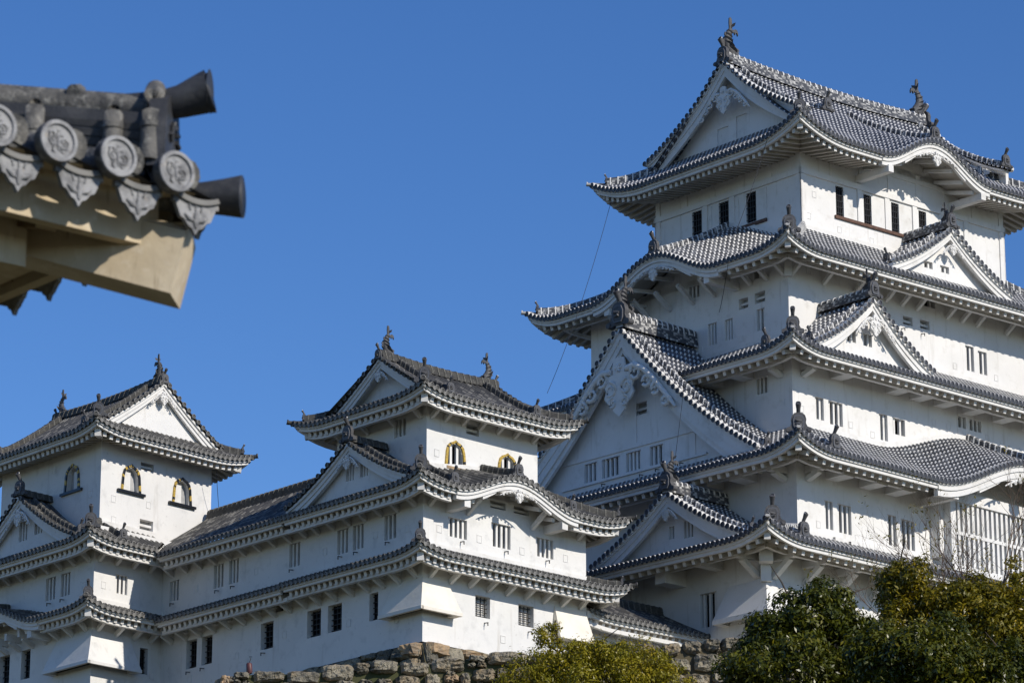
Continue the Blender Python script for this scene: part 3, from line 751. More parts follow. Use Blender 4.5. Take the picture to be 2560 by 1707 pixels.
        tb = MB(); p = pt(0, 0); tb.tube([p-out*.3, p+out*.10+Vector((0, 0, .02)), p+out*.17+Vector((0, 0, .05))], [.08, .085, .11], T['ridge'], 10)
        disc(tb, p+out*.17+Vector((0, 0, .05)), out, .11, T, back=.03); tb.build('corner_tile', roof, root)
        hb = MB(); q0 = pt(0, 0).z; f = {'SW': lambda o: A.P(-o, o, 0), 'SE': lambda o: A.P(L+o, o, 0), 'NW': lambda o: SD['W'].P(SD['W'].L+o, o, 0)}[hk]
        a1 = f(oh-.40); a1.z = q0-fh-.30; b1 = f(0); b1.z = q0-fh-.30+(oh-.4)*.22; hb.beam(a1, b1, .26, .34, 'eave_white')
        a1 = f(oh-.36); a1.z = q0-fh-.09; b1 = f(oh-.8); b1.z = q0-fh-.03; hb.beam(a1, b1, .32, .07, 'lead'); hb.build('hip_rafter', roof, root)
    return roof, zfs
def corner_post(root, S, S2, u, out_s, zb, zt, m='plaster'): pass
# ================================================================== MAIN KEEP
CK = Vector((15.163, 157.386, 0))
def tier(a, b, hx, hy):
    ex, ey = az(a), az(-b); return sides(CK-ex*hx-ey*hy, ex, ey, 2*hx, 2*hy)
K5, K4, K3, K2, K1 = tier(50, 40.8, 6.75, 4.79), tier(49.5, 41, 9.5, 6.46), tier(48, 41.5, 11.2, 7.87), tier(46.5, 42, 13.4, 9.63), tier(46.5, 42, 15.5, 9.7)
keep = thing('castle_keep', 'huge white five tiered castle keep with white striped grey tile roofs, tallest building', 'castle keep', (CK.x, CK.y, 27.0))
R = keep
def do_walls(root, SD, zb, zt, ops, m='plaster', name='wall', keys='SWNE', bells={}):
    mb = MB()
    for k in keys:
        S = SD[k]
        wall_bell(mb, S, 0, S.L, zb, zt, bells.get(k, []), [o[:4]+((o[6],) if len(o) > 6 else ()) for o in ops.get(k, [])], m)
    w_ = mb.build(name, root, root)
    for k in ops:
        for o in ops[k]: win_bars(root, SD[k], o[:4]+((o[6],) if len(o) > 6 else ()), 0, o[4], kind=o[5] if len(o) > 5 else 'bars')
    return w_
# --- top storey: windows sit in a band between beam and sill
top_ops = {'S': [], 'W': []}
for u in (2.22, 4.04, 5.86, 7.70, 9.5): top_ops['S'].append((u, u+.50, 50.86, 52.30, 0, 'iron', .13))
for u in (6.50, 4.70, 2.90): top_ops['W'].append((u, u+.66, 50.86, 52.32, 0, 'iron', .13))
do_walls(R, K5, 48.6, 54.1, top_ops)
tb = MB()
for k in 'SWNE':
    S = K5[k]
    sbox(tb, S, -.10, S.L+.10, -.02, .10, 52.40, 52.66, 'plaster')
    sbox(tb, S, -.06, .28, -.02, .06, 49.2, 52.40, 'plaster'); sbox(tb, S, S.L-.28, S.L+.06, -.02, .06, 49.2, 52.40, 'plaster')
    n = int(round(S.L/1.82))
    for i in range(n+1):
        u = .12+(S.L-.24)*i/n; sbox(tb, S, u-.15, u+.15, -.02, .035, 52.66, 54.0, 'plaster')
    sbox(tb, S, 0, S.L, -.02, .06, 53.55, 53.75, 'plaster')
for u in (4.04, 5.86, 7.70, 9.5, 11.2): sbox(tb, K5['S'], u-.46, u-.16, -.02, .07, 50.80, 52.40, 'plaster')
for u in (6.50, 4.70): sbox(tb, K5['W'], u-.44, u-.12, -.02, .07, 50.80, 52.40, 'plaster')
sbox(tb, K5['S'], 2.1, 10.2, .0, .10, 50.70, 50.84, 'brown_wood'); sbox(tb, K5['W'], 2.2, 7.2, .0, .10, 50.66, 50.80, 'brown_wood')
tb.build('wall_beams', R, R)
for k_, u0_, u1_ in [('S', u+.48, u+1.34) for u in (2.22, 4.04, 5.86, 7.70)]+[('W', 2.20, 2.87), ('W', 4.02, 4.67), ('W', 5.82, 6.47)]:
    ps = MB(); sbox(ps, K5[k_], u0_, u1_, .0, .03, 50.83, 52.30, 'eave_white'); ps.build('sliding_shutter', R, R)
irimoya(R, TN, K5, ('S', 'N'), ('W', 'E'), 2.2, 6.99, 53.52, 58.95, .9, 3.6, .26, 2.0, 2.85, kara=('S', (6.8, 3.6, 1.38)), fh=.30, rs=.36, fish=.86, ridge_h=.66, gable_bh=.58, gops=[(-.75, .0, 55.2, 56.6), (.5, 1.25, 55.2, 56.3)], hips=('SW', 'SE', 'NW'), slope=.16, pend=(1.5, 1.50), sag=.25)
def short_ridge(root, SDk, u, oh, r0_, r1_, zf, T, sc):
    q = MB(); ridge(q, [SDk.P(u, oh-r, zf(u, r)+.03) for r in frange(r0_, r1_, .35)], .26, .30, T); q.build('descending_ridge', root, root)
    place(ONI, 'ridge_end_tile', SDk.P(u, oh-r0_+.05, zf(u, r0_)+.05), SDk.n, sc, root, root)
# --- fourth tier
do_walls(R, K4, 43.0, 47.75, {'S': [(11.45, 12.02, 44.35, 45.55, 2), (12.3, 12.9, 44.35, 45.45, 2), (8.62, 9.5, 46.9, 47.45, 2), (7.32, 7.95, 45.75, 46.15, 0, 'slot'), (8.45, 9.08, 45.78, 46.2, 0, 'slot')],
    'W': [(4.52, 5.10, 44.42, 45.45, 3), (3.50, 4.02, 44.42, 45.40, 3), (2.52, 3.1, 45.66, 46.15, 0, 'slot'), (1.45, 2.1, 45.7, 46.2, 0, 'slot'), (1.5, 2.0, 44.42, 45.42, 2), (5.55, 6.3, 46.9, 47.5, 3), (1.6, 2.1, 46.85, 47.5, 1)]})
roof4, z4 = skirt(R, TN, K4, 'SWNE', 2.17, {'S': 3.85, 'W': 4.92, 'N': 3.85, 'E': 4.92}, 47.18, 49.75, .66, 2.4, .22, karas={'W': (6.46, 4.1, 1.38, .85)}, hipkeys=('SW', 'SE', 'NW'), fh=.30, rs=.50, r0=.45, hoh=.38, oni_s=1.05)
for u in (.17, 2.19, 4.2, 6.2, 7.23, 8.23, 10.26, 11.23, 12.26, 14.29, 16.3, 18.8): strut(R, K4['S'], u, 46.55, 47.30, 1.0)
for u in (.24, 1.27, 2.3, 3.32, 4.6, 6.0, 7.5, 9.0, 11.0): strut(R, K4['W'], u, 46.6, 47.32, 1.0)
mb = MB(); mb.beam(K4['S'].P(0, 0, 46.5)+(K4['S'].n+K4['W'].n)*.02, K4['S'].P(0, 0, 47.5)+(K4['S'].n+K4['W'].n)*.02, .34, .34, 'plaster', up=Vector((0, 1, 0))); mb.build('corner_post', R, R)
gable(R, K4['S'], 9.45, 4.0, 48.05, 50.45, 1.35, .75, -1.9, TN, bh=.34, pend=(.62, .85), ops=[(-1.5, -.85, 48.42, 48.75, 2), (-.35, .25, 48.42, 48.75, 2)], oni_s=.95, ridge_h=.5, wall_zb=47.9, fish=.42)
# --- third tier
do_walls(R, K3, 38.2, 42.5, {'S': [(1.40, 1.95, 39.62, 40.62, 2), (2.25, 3.15, 39.55, 40.60, 3), (5.5, 6.05, 39.42, 40.62, 2), (6.4, 7.2, 39.85, 40.6, 2), (10.75, 11.35, 40.95, 41.5, 2), (11.55, 12.4, 40.95, 41.5, 3),
      (1.4, 1.98, 42.02, 42.2, 0, 'slot'), (7.5, 8.15, 41.95, 42.2, 0, 'slot'), (13.75, 14.4, 41.98, 42.2, 0, 'slot')], 'W': [(1.45, 2.15, 40.85, 41.6, 3)]})
roof3, z3 = skirt(R, TN, K3, 'SWNE', 1.95, {'S': 3.32, 'W': 3.7, 'N': 3.32, 'E': 3.7}, 42.03, 43.82, .56, 2.3, .2, hipkeys=('SW', 'SE', 'NW'), fh=.30, rs=.50, r0=.42, hoh=.36, oni_s=1.0)
for S_, us in ((K3['S'], (.65, 2.75, 6.3, 7.9, 9.5, 11.4, 13.5, 15.6)), (K3['W'], (.65, 2.6, 4.5))):
    for i, u in enumerate(us):
        if i == 0: strut(R, S_, u, 41.40, 41.92, .95, arm=True, wd=.26)
        else:
            q = MB(); sbox(q, S_, u-.34, u+.34, 0, 1.05, 41.62, 41.93, 'eave_white'); q.build('bracket', R, R)
for uu in (3.6, 18.8):
    gable(R, K3['S'], uu, 3.75, 42.45, 45.15, 1.75, 1.15, -1.55, TN, bh=.40, pend=(1.1, .95), ops=[(-1.35, -.72, 43.05, 43.6, 2), (-.25, .32, 43.05, 43.6, 2)], oni_s=1.0, ridge_h=.5, wall_zb=42.3, fish=.45)
short_ridge(R, K3['W'], .15, 1.95, .5, 1.9, z3['W'], TN, .8)
# --- second tier
bay = (8.9, 17.9)
do_walls(R, K2, 33.0, 37.1, {'S': [(1.72, 2.25, 34.10, 35.33, 2), (2.55, 3.42, 34.08, 35.33, 3), (5.75, 6.35, 34.05, 35.4, 2), (6.65, 7.55, 34.05, 35.35, 3)], 'W': [(18.0, 18.4, 34, 35, 2)]})
roof2, z2 = skirt(R, TN, K2, 'SWNE', 2.2, {'S': 3.93, 'W': 4.4, 'N': 3.93, 'E': 4.4}, 36.68, 39.0, .62, 2.5, .15, karas={'S': (13.4, 6.6, 1.85, .74)}, hipkeys=('SW', 'SE', 'NW'), fh=.32, rs=.50, r0=.42, hoh=.38, oni_s=1.1, kara_bh=.5, kara_pend=1.2)
for i, u in enumerate((.65, 2.2, 4.3, 6.0)):
    if i == 0: strut(R, K2['S'], u, 36.02, 36.58, 1.0, arm=True, wd=.28)
    else:
        q = MB(); sbox(q, K2['S'], u-.36, u+.36, 0, 1.05, 36.25, 36.58, 'eave_white'); q.build('bracket', R, R)
strut(R, K2['W'], .65, 36.0, 36.55, 1.0, arm=True, wd=.28)
for u in (2.6, 4.6):
    q = MB(); sbox(q, K2['W'], u-.36, u+.36, 0, 1.05, 36.22, 36.56, 'eave_white'); q.build('bracket', R, R)
# lattice bay on the south face
S = K2['S']; q = MB()
sbox(q, S, bay[0], bay[0]+.35, 0, .95, 33.55, 36.75, 'plaster'); sbox(q, S, bay[1]-.35, bay[1], 0, .95, 33.55, 36.75, 'plaster')
sbox(q, S, bay[0]-.3, bay[0], 0, .55, 33.9, 36.6, 'plaster')
sbox(q, S, bay[0], bay[1], 0, 1.0, 33.30, 33.56, 'plaster'); sbox(q, S, bay[0]+.35, bay[1]-.35, .72, .90, 34.95, 35.10, 'plaster'); sbox(q, S, bay[0], bay[1], .4, .97, 36.40, 36.9, 'plaster')
sbox(q, S, bay[0]+.35, bay[1]-.35, .05, .50, 33.56, 36.4, 'plaster')
q.build('bay_frame', R, R)
q = MB(); u = bay[0]+.55
while u < bay[1]-.4:
    sbox(q, S, u, u+.16, .60, .88, 33.56, 36.40, 'eave_white'); u += .33
q.build('bay_lattice', R, R)
# great west gable
gable(R, K2['W'], 9.55, 8.35, 37.35, 44.45, 1.15, .30, -3.8, TN, c=-.32, bh=.72, pend=(3.0, 1.80), m='plaster',
      ops=[(-1.95, -1.10, 38.06, 38.92, 3), (-.55, .40, 38.06, 38.92, 4), (.80, 1.95, 38.06, 38.92, 4), (2.05, 2.75, 38.06, 38.92, 0, 'door') if False else (2.25, 3.05, 38.06, 38.92, 3), (-.95, -.15, 40.5, 41.05, 0, 'slot')],
      oni_s=1.5, ridge_h=.85, fish=.80, wall_zb=37.0, layers=3, descpos=.95, kend=.97)
S = K2['W']; q = MB()
sbox(q, S, 4.4, 14.3, .301, .36, 39.06, 39.24, 'plaster'); sbox(q, S, 4.9, 14.0, .301, .40, 37.9, 38.0, 'plaster'); sbox(q, S, 5.6, 5.7, .301, .33, 37.3, 39.06, 'plaster')
sbox(q, S, 12.6, 13.35, .301, .325, 38.02, 38.95, 'eave_white'); sbox(q, S, 9.25, 9.65, .301, .34, 39.24, 42.6, 'plaster')
q.build('gable_beams', R, R)
short_ridge(R, K2['S'], .55, 2.2, .45, 2.6, z2['S'], TN, .95)
# --- first tier
do_walls(R, K1, 26.5, 33.0, {'W': [(2.85, 3.85, 29.85, 31.3, 3)]})
roof1, z1 = skirt(R, TN, K1, 'SWNE', 2.25, {'S': 2.30, 'W': 4.35, 'N': 2.30, 'E': 4.35}, 32.58, 33.62, .60, 2.6, .1, hipkeys=('SW', 'SE', 'NW'), fh=.32, rs=.52, r0=.42, hoh=.42, oni_s=1.1)
for i, u in enumerate((.45, 2.36, 4.50, 6.55, 8.6, 10.7)): strut(R, K1['S'], u, 31.45, 32.42, 1.35, arm=True, wd=.28)
strut(R, K1['W'], .45, 31.5, 32.42, 1.35, arm=True, wd=.28)
q = MB(); sbox(q, K1['W'], 2.4, 2.8, 0, 1.35, 32.1, 32.44, 'eave_white'); q.build('bracket', R, R); q = MB(); sbox(q, K1['W'], 4.6, 5.2, 0, 1.3, 31.75, 32.44, 'eave_white'); q.build('bracket', R, R)
q = MB(); q.beam(K1['S'].P(0, 0, 31.2)+(K1['S'].n+K1['W'].n)*.04, K1['S'].P(0, 0, 32.6)+(K1['S'].n+K1['W'].n)*.04, .42, .42, 'plaster', up=Vector((0, 1, 0)))
q.beam(K1['S'].P(0, 0, 31.9)+(K1['S'].n+K1['W'].n)*.4, K1['S'].P(0, 0, 32.5)+(K1['S'].n+K1['W'].n)*.4, .55, .55, 'plaster', up=Vector((0, 1, 0))); q.build('corner_post', R, R)
def flare(root, SD, lenS, lenW, zt, zb, pr, m='plaster_cream', lip=.14, spl=.35, hang=True):
    """flared stone-dropping chute wrapped round the SW corner"""
    mb = MB(); S, W = SD['S'], SD['W']; cn = S.P(0, 0, 0)
    e = S.n*pr+W.n*pr; up = Vector((0, 0, 1))
    ct = cn+up*zt+(S.n+W.n)*.01; cb = cn+e+up*zb
    sT = S.P(lenS, .01, zt); sB = S.P(lenS+spl, pr, zb); wT = W.P(lenW, .01, zt); wB = W.P(lenW+spl, pr, zb)
    mb.poly([ct, sT, sB, cb], m); mb.poly([ct, wT, wB, cb], m); mb.poly([sT, sB, S.P(lenS+spl, 0, zb)], m); mb.poly([wT, wB, W.P(lenW+spl, 0, zb)], m)
    for X, L in ((S, lenS+spl), (W, lenW+spl)):
        sg = pr+.03
        sbox(mb, X, -pr if X is S else -pr-.03, L+.02, pr-.12, pr+.03, zb-lip, zb, m)
        sbox(mb, X, L-.35, L, 0, pr-.12, zb-lip, zb-.01, m); mb.poly([X.P(-pr+.1, 0, zb-.02), X.P(L, 0, zb-.02), X.P(L, pr-.1, zb-.02), X.P(-pr+.1, pr-.1, zb-.02)], 'void')
    return mb.build('stone_drop_chute', root, root)
flare(R, K1, 5.2, 2.15, 31.35, 29.90, .62, m='plaster', lip=.20)
gable(R, K1['W'], 4.15, 4.55, 32.95, 35.45, 1.75, 1.05, -2.0, TN, c=-.32, bh=.42, pend=(.62, .75), ops=[(-1.05, -.45, 33.5, 34.25, 3), (.1, .45, 33.62, 34.15, 2)], oni_s=1.15, ridge_h=.6, fish=.62, wall_zb=32.7, kend=.95)
for k_, u, z in (('S', .82, 51.55), ('S', .45, 50.45), ('S', 2.4, 50.2), ('S', 4.5, 50.1)): loop_hole(R, K5[k_], u, z)
for u, z in ((1.3, 47.0), (10.7, 44.4), (13.5, 44.35), (12.9, 47.1)): loop_hole(R, K4['S'], u, z)
for u, z in ((3.0, 44.3), (5.6, 44.35)): loop_hole(R, K4['W'], u, z)
for u, z in ((.55, 39.9), (3.65, 39.75), (5.05, 39.55), (9.15, 40.85), (10.15, 40.8), (12.8, 40.75), (13.8, 40.7)): loop_hole(R, K3['S'], u, z)
loop_hole(R, K3['W'], .6, 40.2)
for u, z in ((1.3, 34.2), (3.75, 34.0), (5.35, 34.1), (8.05, 33.95)): loop_hole(R, K2['S'], u, z)
for SD_, lst in ((K2, ((2.1, 33.75), (3.1, 33.72), (6.2, 33.75), (7.3, 33.75))), (K4, ((7.2, 45.5), (8.5, 45.5)))):
    for u, z in lst: hook(R, SD_['S'], u, z)
for u, z in ((8.9, 37.75), (11.3, 37.78), (7.9, 37.8), (6.4, 37.8)): hook(R, K2['W'], u, z, .3)

short_ridge(R, K1['S'], .45, 2.25, .45, 2.2, z1['S'], TN, .95)

# ================================================================== SMALL WEST KEEP
mo = Vector((-3.424, 130.607, 0)); mx, my = az(45.5), az(-40.5)
M1 = sides(mo, mx, my, 8.98, 7.5)
M3 = sides(mo+mx*1.1+my*1.1, mx, my, 6.15, 5.75)
west = thing('castle_turret', 'middle white three tiered turret with gold bell windows and a curved eave gable', 'castle turret', (mo.x, mo.y, 26.9), 'small turrets beside the keep')
R = west
do_walls(R, M1, 26.9, 30.3, {'S': [(2.80, 3.6, 28.30, 29.15, 0, 'ironw'), (5.15, 6.0, 28.30, 29.15, 0, 'ironw'), (4.25, 4.93, 29.78, 30.05, 0, 'slot')], 'W': [(6.40, 7.3, 28.15, 29.25, 0, 'iron'), (5.05, 5.95, 28.15, 29.25, 0, 'iron'), (2.75, 3.3, 28.2, 29.3, 0, 'iron')]}, 'plaster_old')
do_walls(R, M1, 30.3, 33.6, {'S': [(1.33, 2.34, 31.25, 32.02, 4), (3.66, 4.72, 31.24, 32.20, 4), (6.13, 7.12, 31.24, 32.02, 4), (3.6, 4.45, 32.78, 33.08, 0, 'slot'), (4.9, 5.75, 32.78, 33.08, 0, 'slot')],
    'W': [(1.62, 2.42, 31.26, 32.26, 3), (4.68, 5.42, 31.22, 32.22, 3), (3.68, 4.42, 31.22, 32.22, 3)]}, 'plaster_old')
bells3 = {'S': [(1.54, 34.42, 1.12, 1.12), (4.42, 34.42, 1.12, 1.12)]}
do_walls(R, M3, 33.6, 37.2, {'S': [(2.16, 2.86, 35.94, 36.36, 0, 'slot')], 'W': [(1.28, 2.05, 35.75, 36.5, 3)]}, 'plaster_old', bells=bells3)
for b in bells3['S']: bell_window(R, M3['S'], b[0], b[1], b[2], b[3], gold=.92, sill=False, bars=2)
q = MB(); sbox(q, M3['S'], 1.0, 2.15, .01, .12, 34.30, 34.42, 'stone_brown'); q.build('window_sill', R, R)
TOr = dict(TO)
ro, zA = skirt(R, TO, M1, 'SWE', 1.38, {'S': 1.38, 'W': 1.38, 'N': 1.38, 'E': 1.38}, 30.12, 30.62, .32, 2.0, .1, hipkeys=('SW', 'SE'), fh=.22, rs=.36, r0=.35, hoh=.30, oni_s=.72, urange={'W': (-1.38, 7.5)}, eave_kw=dict(beam=.8, rw=.15), slope=.30)
for u in (.35, 1.42, 2.46, 3.46, 4.46, 5.5, 6.5, 7.5, 8.6): strut(R, M1['S'], u, 29.42, 30.02, .85, arm=.6 < u < 8, wd=.15)
for u in (.35, 1.34, 2.35, 3.28, 4.28, 5.36, 6.4, 7.3): strut(R, M1['W'], u, 29.42, 30.02, .85, arm=u > .6, wd=.15)
ro, zB = skirt(R, TO, M1, 'SWE', 1.38, {'S': 2.48, 'W': 2.48, 'N': 2.48, 'E': 3.1}, 32.86, 34.15, .36, 2.0, .15, karas={'S': (4.05, 3.35, .90, .35)}, hipkeys=('SW', 'SE'), fh=.24, rs=.36, r0=.38, hoh=.34, oni_s=.85, urange={'W': (-1.38, 7.5)}, eave_kw=dict(beam=.85, rw=.15), kara_bh=.30, kara_pend=.62, slope=.30)
for u in (.3, 1.35, 2.35, 5.9, 6.9, 8.5): strut(R, M1['S'], u, 32.25, 32.85, .9, wd=.15)
for u in (.47, 1.54, 2.56, 3.56, 4.57, 5.6, 6.6, 7.4): strut(R, M1['W'], u, 32.25, 32.80, .9, wd=.15)
gable(R, M1['W'], 3.6, 3.95, 33.25, 35.28, 1.12, .62, -1.0, TO, c=-.36, bh=.30, pend=(.66, .62), m='plaster_old', ops=[(.05, .55, 33.85, 34.55, 3), (-.85, -.35, 33.85, 34.70, 3)], oni_s=.9, ridge_h=.34, wall_zb=33.0, descpos=.62, kend=.95)
for sg, uu in ((1, .85), (-1, 7.35)):
    q = MB(); ridge(q, [M1['S'].P(uu, x, zB['S'](uu, 1.38-x)+.03) for x in frange(-1.0, .9, .4)], .24, .26, TO); q.build('descending_ridge', R, R)
    place(ONI, 'ridge_end_tile', M1['S'].P(uu, .98, zB['S'](uu, .4)+.05), M1['S'].n, .62, west, west)
irimoya(R, TO, M3, ('S', 'N'), ('W', 'E'), 1.38, 4.25, 36.82, 39.12, .34, 2.2, .22, 1.1, 1.75, fh=.24, rs=.36, fish=.55, ridge_h=.42, r0=.38, gable_bh=.28, pend=(.55, .62), hips=('SW', 'SE', 'NW'), beam=.85, slope=.30, gm='plaster_old', oni_s=.85, sag=.12, hoh=.34)
for u in (.25, .97, 1.92, 2.88, 3.85, 4.8, 5.85): strut(R, M3['S'], u, 36.20, 36.78, .88, wd=.14)
for u in (.35, 1.99, 3.7, 5.4): strut(R, M3['W'], u, 36.22, 36.78, .88, wd=.14)
flare(R, M1, 1.28, 1.75, 29.45, 28.15, .52, lip=.13)
q = MB(); X = M1['S']; q.box8([X.P(7.05, .0, 28.0), X.P(8.9, .0, 28.0), X.P(8.98, .55, 28.0), X.P(7.0, .55, 28.0), X.P(7.15, -.05, 29.4), X.P(8.9, -.05, 29.4), X.P(8.9, .02, 29.4), X.P(7.15, .02, 29.4)], 'plaster_cream'); q.build('stone_drop_chute', R, R)
for u, z in ((.85, 31.45), (3.0, 31.4), (5.35, 31.3), (7.8, 31.4)): loop_hole(R, M1['S'], u, z, m='plaster_old')
for u, z in ((1.0, 31.5), (2.95, 31.6), (6.2, 31.5)): loop_hole(R, M1['W'], u, z, m='plaster_old')
for u, z in ((4.3, 27.6), (1.6, 28.0)): loop_hole(R, M1['S' if u > 4 else 'W'], u, z, m='plaster_old')
loop_hole(R, M1['W'], 4.6, 28.35, m='plaster_old'); loop_hole(R, M3['S'], .55, 34.85, m='plaster_old')
for u, z in ((2.0, 31.12), (4.4, 31.12), (6.7, 31.12)): hook(R, M1['S'], u, z)
for u, z in ((2.1, 31.14), (4.1, 31.1), (5.1, 31.1)): hook(R, M1['W'], u, z)
for u, z in ((3.3, 28.1), (5.7, 28.1)): hook(R, M1['S'], u, z)

# ================================================================== CORRIDOR TURRET
corr = thing('corridor_turret', 'long low white corridor building joining the left turret and the middle turret', 'corridor', tuple((mo+my*12.5)[:2])+(26.9,))
R = corr
co = mo+my*7.5
Cc = sides(co, mx, my, 6.0, 9.96)
cw = lambda a, b, c, d, *r: (a-7.5, b-7.5, c, d)+tuple(r)
do_walls(R, Cc, 26.9, 33.3, {'W': [cw(7.82, 8.58, 31.24, 32.22, 3), cw(13.06, 13.78, 31.26, 32.26, 3), cw(12.0, 12.7, 31.26, 32.28, 3), cw(16.25, 16.95, 31.22, 32.1, 3),
    cw(9.55, 10.4, 28.15, 29.25, 0, 'iron'), cw(13.75, 14.5, 28.15, 29.35, 0, 'iron'), cw(14.85, 15.6, 28.15, 29.35, 0, 'iron'), cw(8.9, 9.4, 29.55, 29.9, 0, 'void')]}, 'plaster_old', keys='WE')
rb = MB(); eb = MB()
for ze_, zt_, run_, oh_, top in ((30.08, 30.62, 1.38, 1.38, False), (32.86, 35.55, 4.35, 1.38, True)):
    S = Cc['W']; L = S.L
    zf = lambda u, r: ze_+(zt_-ze_)*gfun(min(r/run_, 1), .12)
    ub = L+.72 if top else L
    tile_surface(rb, lambda c, r: S.P(c, oh_-r, zf(c, r)), -.62 if top else 0, ub, lambda c: run_-.02, TO, rmin=lambda c: max(0, oh_-(L-c)), nrm=S.n)
    eaves(eb, S, oh_, 0, L-oh_+.1, lambda u: zf(u, 0), .22, .36, rw=.15, m='eave_white', trim_a=False, trim_b=False, beam=.82, slope=.30)
    if top:
        E_ = Cc['E']; tile_surface(rb, lambda c, r: E_.P(c, oh_-r, zf(c, r)), -.62, ub, lambda c: run_, TO, nrm=E_.n, discs=True); eaves(eb, E_, oh_, -.6, L, lambda u: zf(u, 0), .22, .36, trim_a=False, trim_b=False, beam=.82)
        rg = MB(); ridge(rg, [S.P(u, -3.0, 35.45) for u in frange(-.6, ub, .5)], .40, .50, TO); rgp = rg
rr_ = rb.build('roof', R, R); eb.build('eaves', rr_, R); rgp.build('main_ridge', rr_, R)
for i in range(9):
    u = .95+i*1.03; strut(R, Cc['W'], u, 32.25, 32.80, .9, wd=.15)
    strut(R, Cc['W'], u-.1, 29.42, 30.0, .85, arm=True, wd=.15)
for u, z in ((12.0, 28.18), (8.78, 28.55), (16.2, 28.3), (10.8, 31.5), (15.0, 31.5), (11.6, 27.6), (15.3, 27.7)): loop_hole(R, Cc['W'], u-7.5, z, m='plaster_old')
for u, z in ((8.3, 31.12), (12.3, 31.12), (13.4, 31.12), (16.6, 31.1), (10.1, 28.0), (14.3, 28.0), (15.3, 28.0)): hook(R, Cc['W'], u-7.5, z)

# ================================================================== LEFT (NORTH WEST) TURRET
lx, ly = az(41.5), az(-40.5)
lo = Vector((-14.763, 143.884, 0))-lx*3.87
L1 = sides(lo, lx, ly, 8.0, 9.3)
L3 = sides(lo+lx*.75+ly*.75, lx, ly, 6.4, 7.75)
left = thing('castle_turret', 'leftmost white turret with three black and gold bell windows under a plain front gable', 'castle turret', (lo.x, lo.y, 26.9), 'small turrets beside the keep')
R = left
do_walls(R, L1, 26.5, 30.5, {'W': [(6.2, 7.0, 28.2, 29.45, 0, 'iron'), (4.6, 5.3, 28.2, 29.45, 0, 'iron')], 'S': [(2.7, 3.15, 28.1, 29.2, 0, 'iron')]}, 'plaster_old')
do_walls(R, L1, 30.5, 34.0, {'S': [(1.2, 1.88, 31.28, 32.08, 3)], 'W': [(2.86, 3.62, 31.3, 32.28, 3), (1.76, 2.46, 31.3, 32.28, 3)]}, 'plaster_old')
bl = {'S': [(1.70, 35.98, 1.12, 1.20), (4.66, 35.98, 1.12, 1.20)], 'W': [(2.15, 36.1, 1.15, 1.2)]}
do_walls(R, L3, 34.0, 38.7, {'S': [(2.24, 2.98, 37.08, 37.40, 0, 'slot'), (2.28, 3.05, 34.48, 34.92, 0, 'slot')]}, 'plaster_old', bells=bl)
for k_ in bl:
    for b in bl[k_]: bell_window(R, L3[k_], b[0], b[1], b[2], b[3], gold=.42, panel='eave_white')
vr = lambda ohh: (lambda c: max(0, ohh-(3.87-c)) if c < 3.87+.01 else 9)
skirt(R, TO, L1, 'SWN', 1.38, {'S': 1.38, 'W': 1.38, 'N': 1.38, 'E': 1.38}, 30.18, 30.68, .30, 2.0, .1, karas={'W': (6.3, 3.9, .95, .6)}, hipkeys=('SW', 'NW'), fh=.22, rs=.36, r0=.35, hoh=.30, oni_s=.72, urange={'S': (-1.38, 3.87)}, rmins={'S': vr(1.38)}, eave_kw=dict(beam=.82, rw=.15), slope=.30, kara_bh=.28, kara_pend=.5, walltrim=True)
for u in (.3, 1.3, 2.3, 3.2): strut(R, L1['S'], u, 29.5, 30.08, .85, arm=u > .5, wd=.15)
for u in (.35, 1.35, 2.4, 3.4, 4.4, 5.4, 6.4): strut(R, L1['W'], u, 29.5, 30.08, .85, arm=u > .5, wd=.15)
skirt(R, TO, L1, 'SWN', 1.38, {'S': 2.13, 'W': 2.13, 'N': 2.13, 'E': 2.13}, 33.08, 34.25, .34, 2.0, .12, hipkeys=('SW', 'NW'), fh=.24, rs=.36, r0=.38, hoh=.34, oni_s=.85, urange={'S': (-1.38, 3.87)}, rmins={'S': vr(1.38)}, eave_kw=dict(beam=.85, rw=.15), slope=.30)
for u in (.25, 1.2, 2.15, 3.1): strut(R, L1['S'], u, 32.45, 33.02, .9, wd=.15)
for u in (.35, 1.4, 2.4, 3.4, 4.4, 5.4, 6.4, 7.4): strut(R, L1['W'], u, 32.45, 33.02, .9, wd=.15)
q = MB(); ridge(q, [L1['S'].P(.85, x, 33.12+.5*(1.38-x)) for x in frange(-.5, .9, .35)], .24, .26, TO); q.build('descending_ridge', R, R)
place(ONI, 'ridge_end_tile', L1['S'].P(.85, .98, 33.34), L1['S'].n, .62, left, left)
gable(R, L1['W'], 4.55, 4.35, 33.40, 35.85, 1.12, .62, -1.0, TO, c=-.36, bh=.32, pend=(.85, .70), m='plaster_old', ops=[(-1.35, -.75, 34.1, 34.85, 3), (-.2, .45, 34.0, 34.85, 3)], oni_s=.9, ridge_h=.34, wall_zb=33.2, descpos=.62, kend=.95)
irimoya(R, TO, L3, ('W', 'E'), ('S', 'N'), 1.38, 4.58, 38.08, 40.95, .34, 2.2, .20, .95, 1.35, fh=.24, rs=.36, fish=.52, ridge_h=.40, r0=.38, gable_bh=.30, pend=(.66, .55), hips=('SW', 'SE', 'NW'), beam=0, slope=.22, gm='plaster_old', oni_s=.85, sag=.12, hoh=.34)
for k_, u, z in (('S', .75, 35.5), ('S', 2.75, 35.6), ('S', .8, 34.6), ('W', 3.6, 37.3), ('W', .75, 35.7)): loop_hole(R, L3[k_], u, z, m='plaster_old')
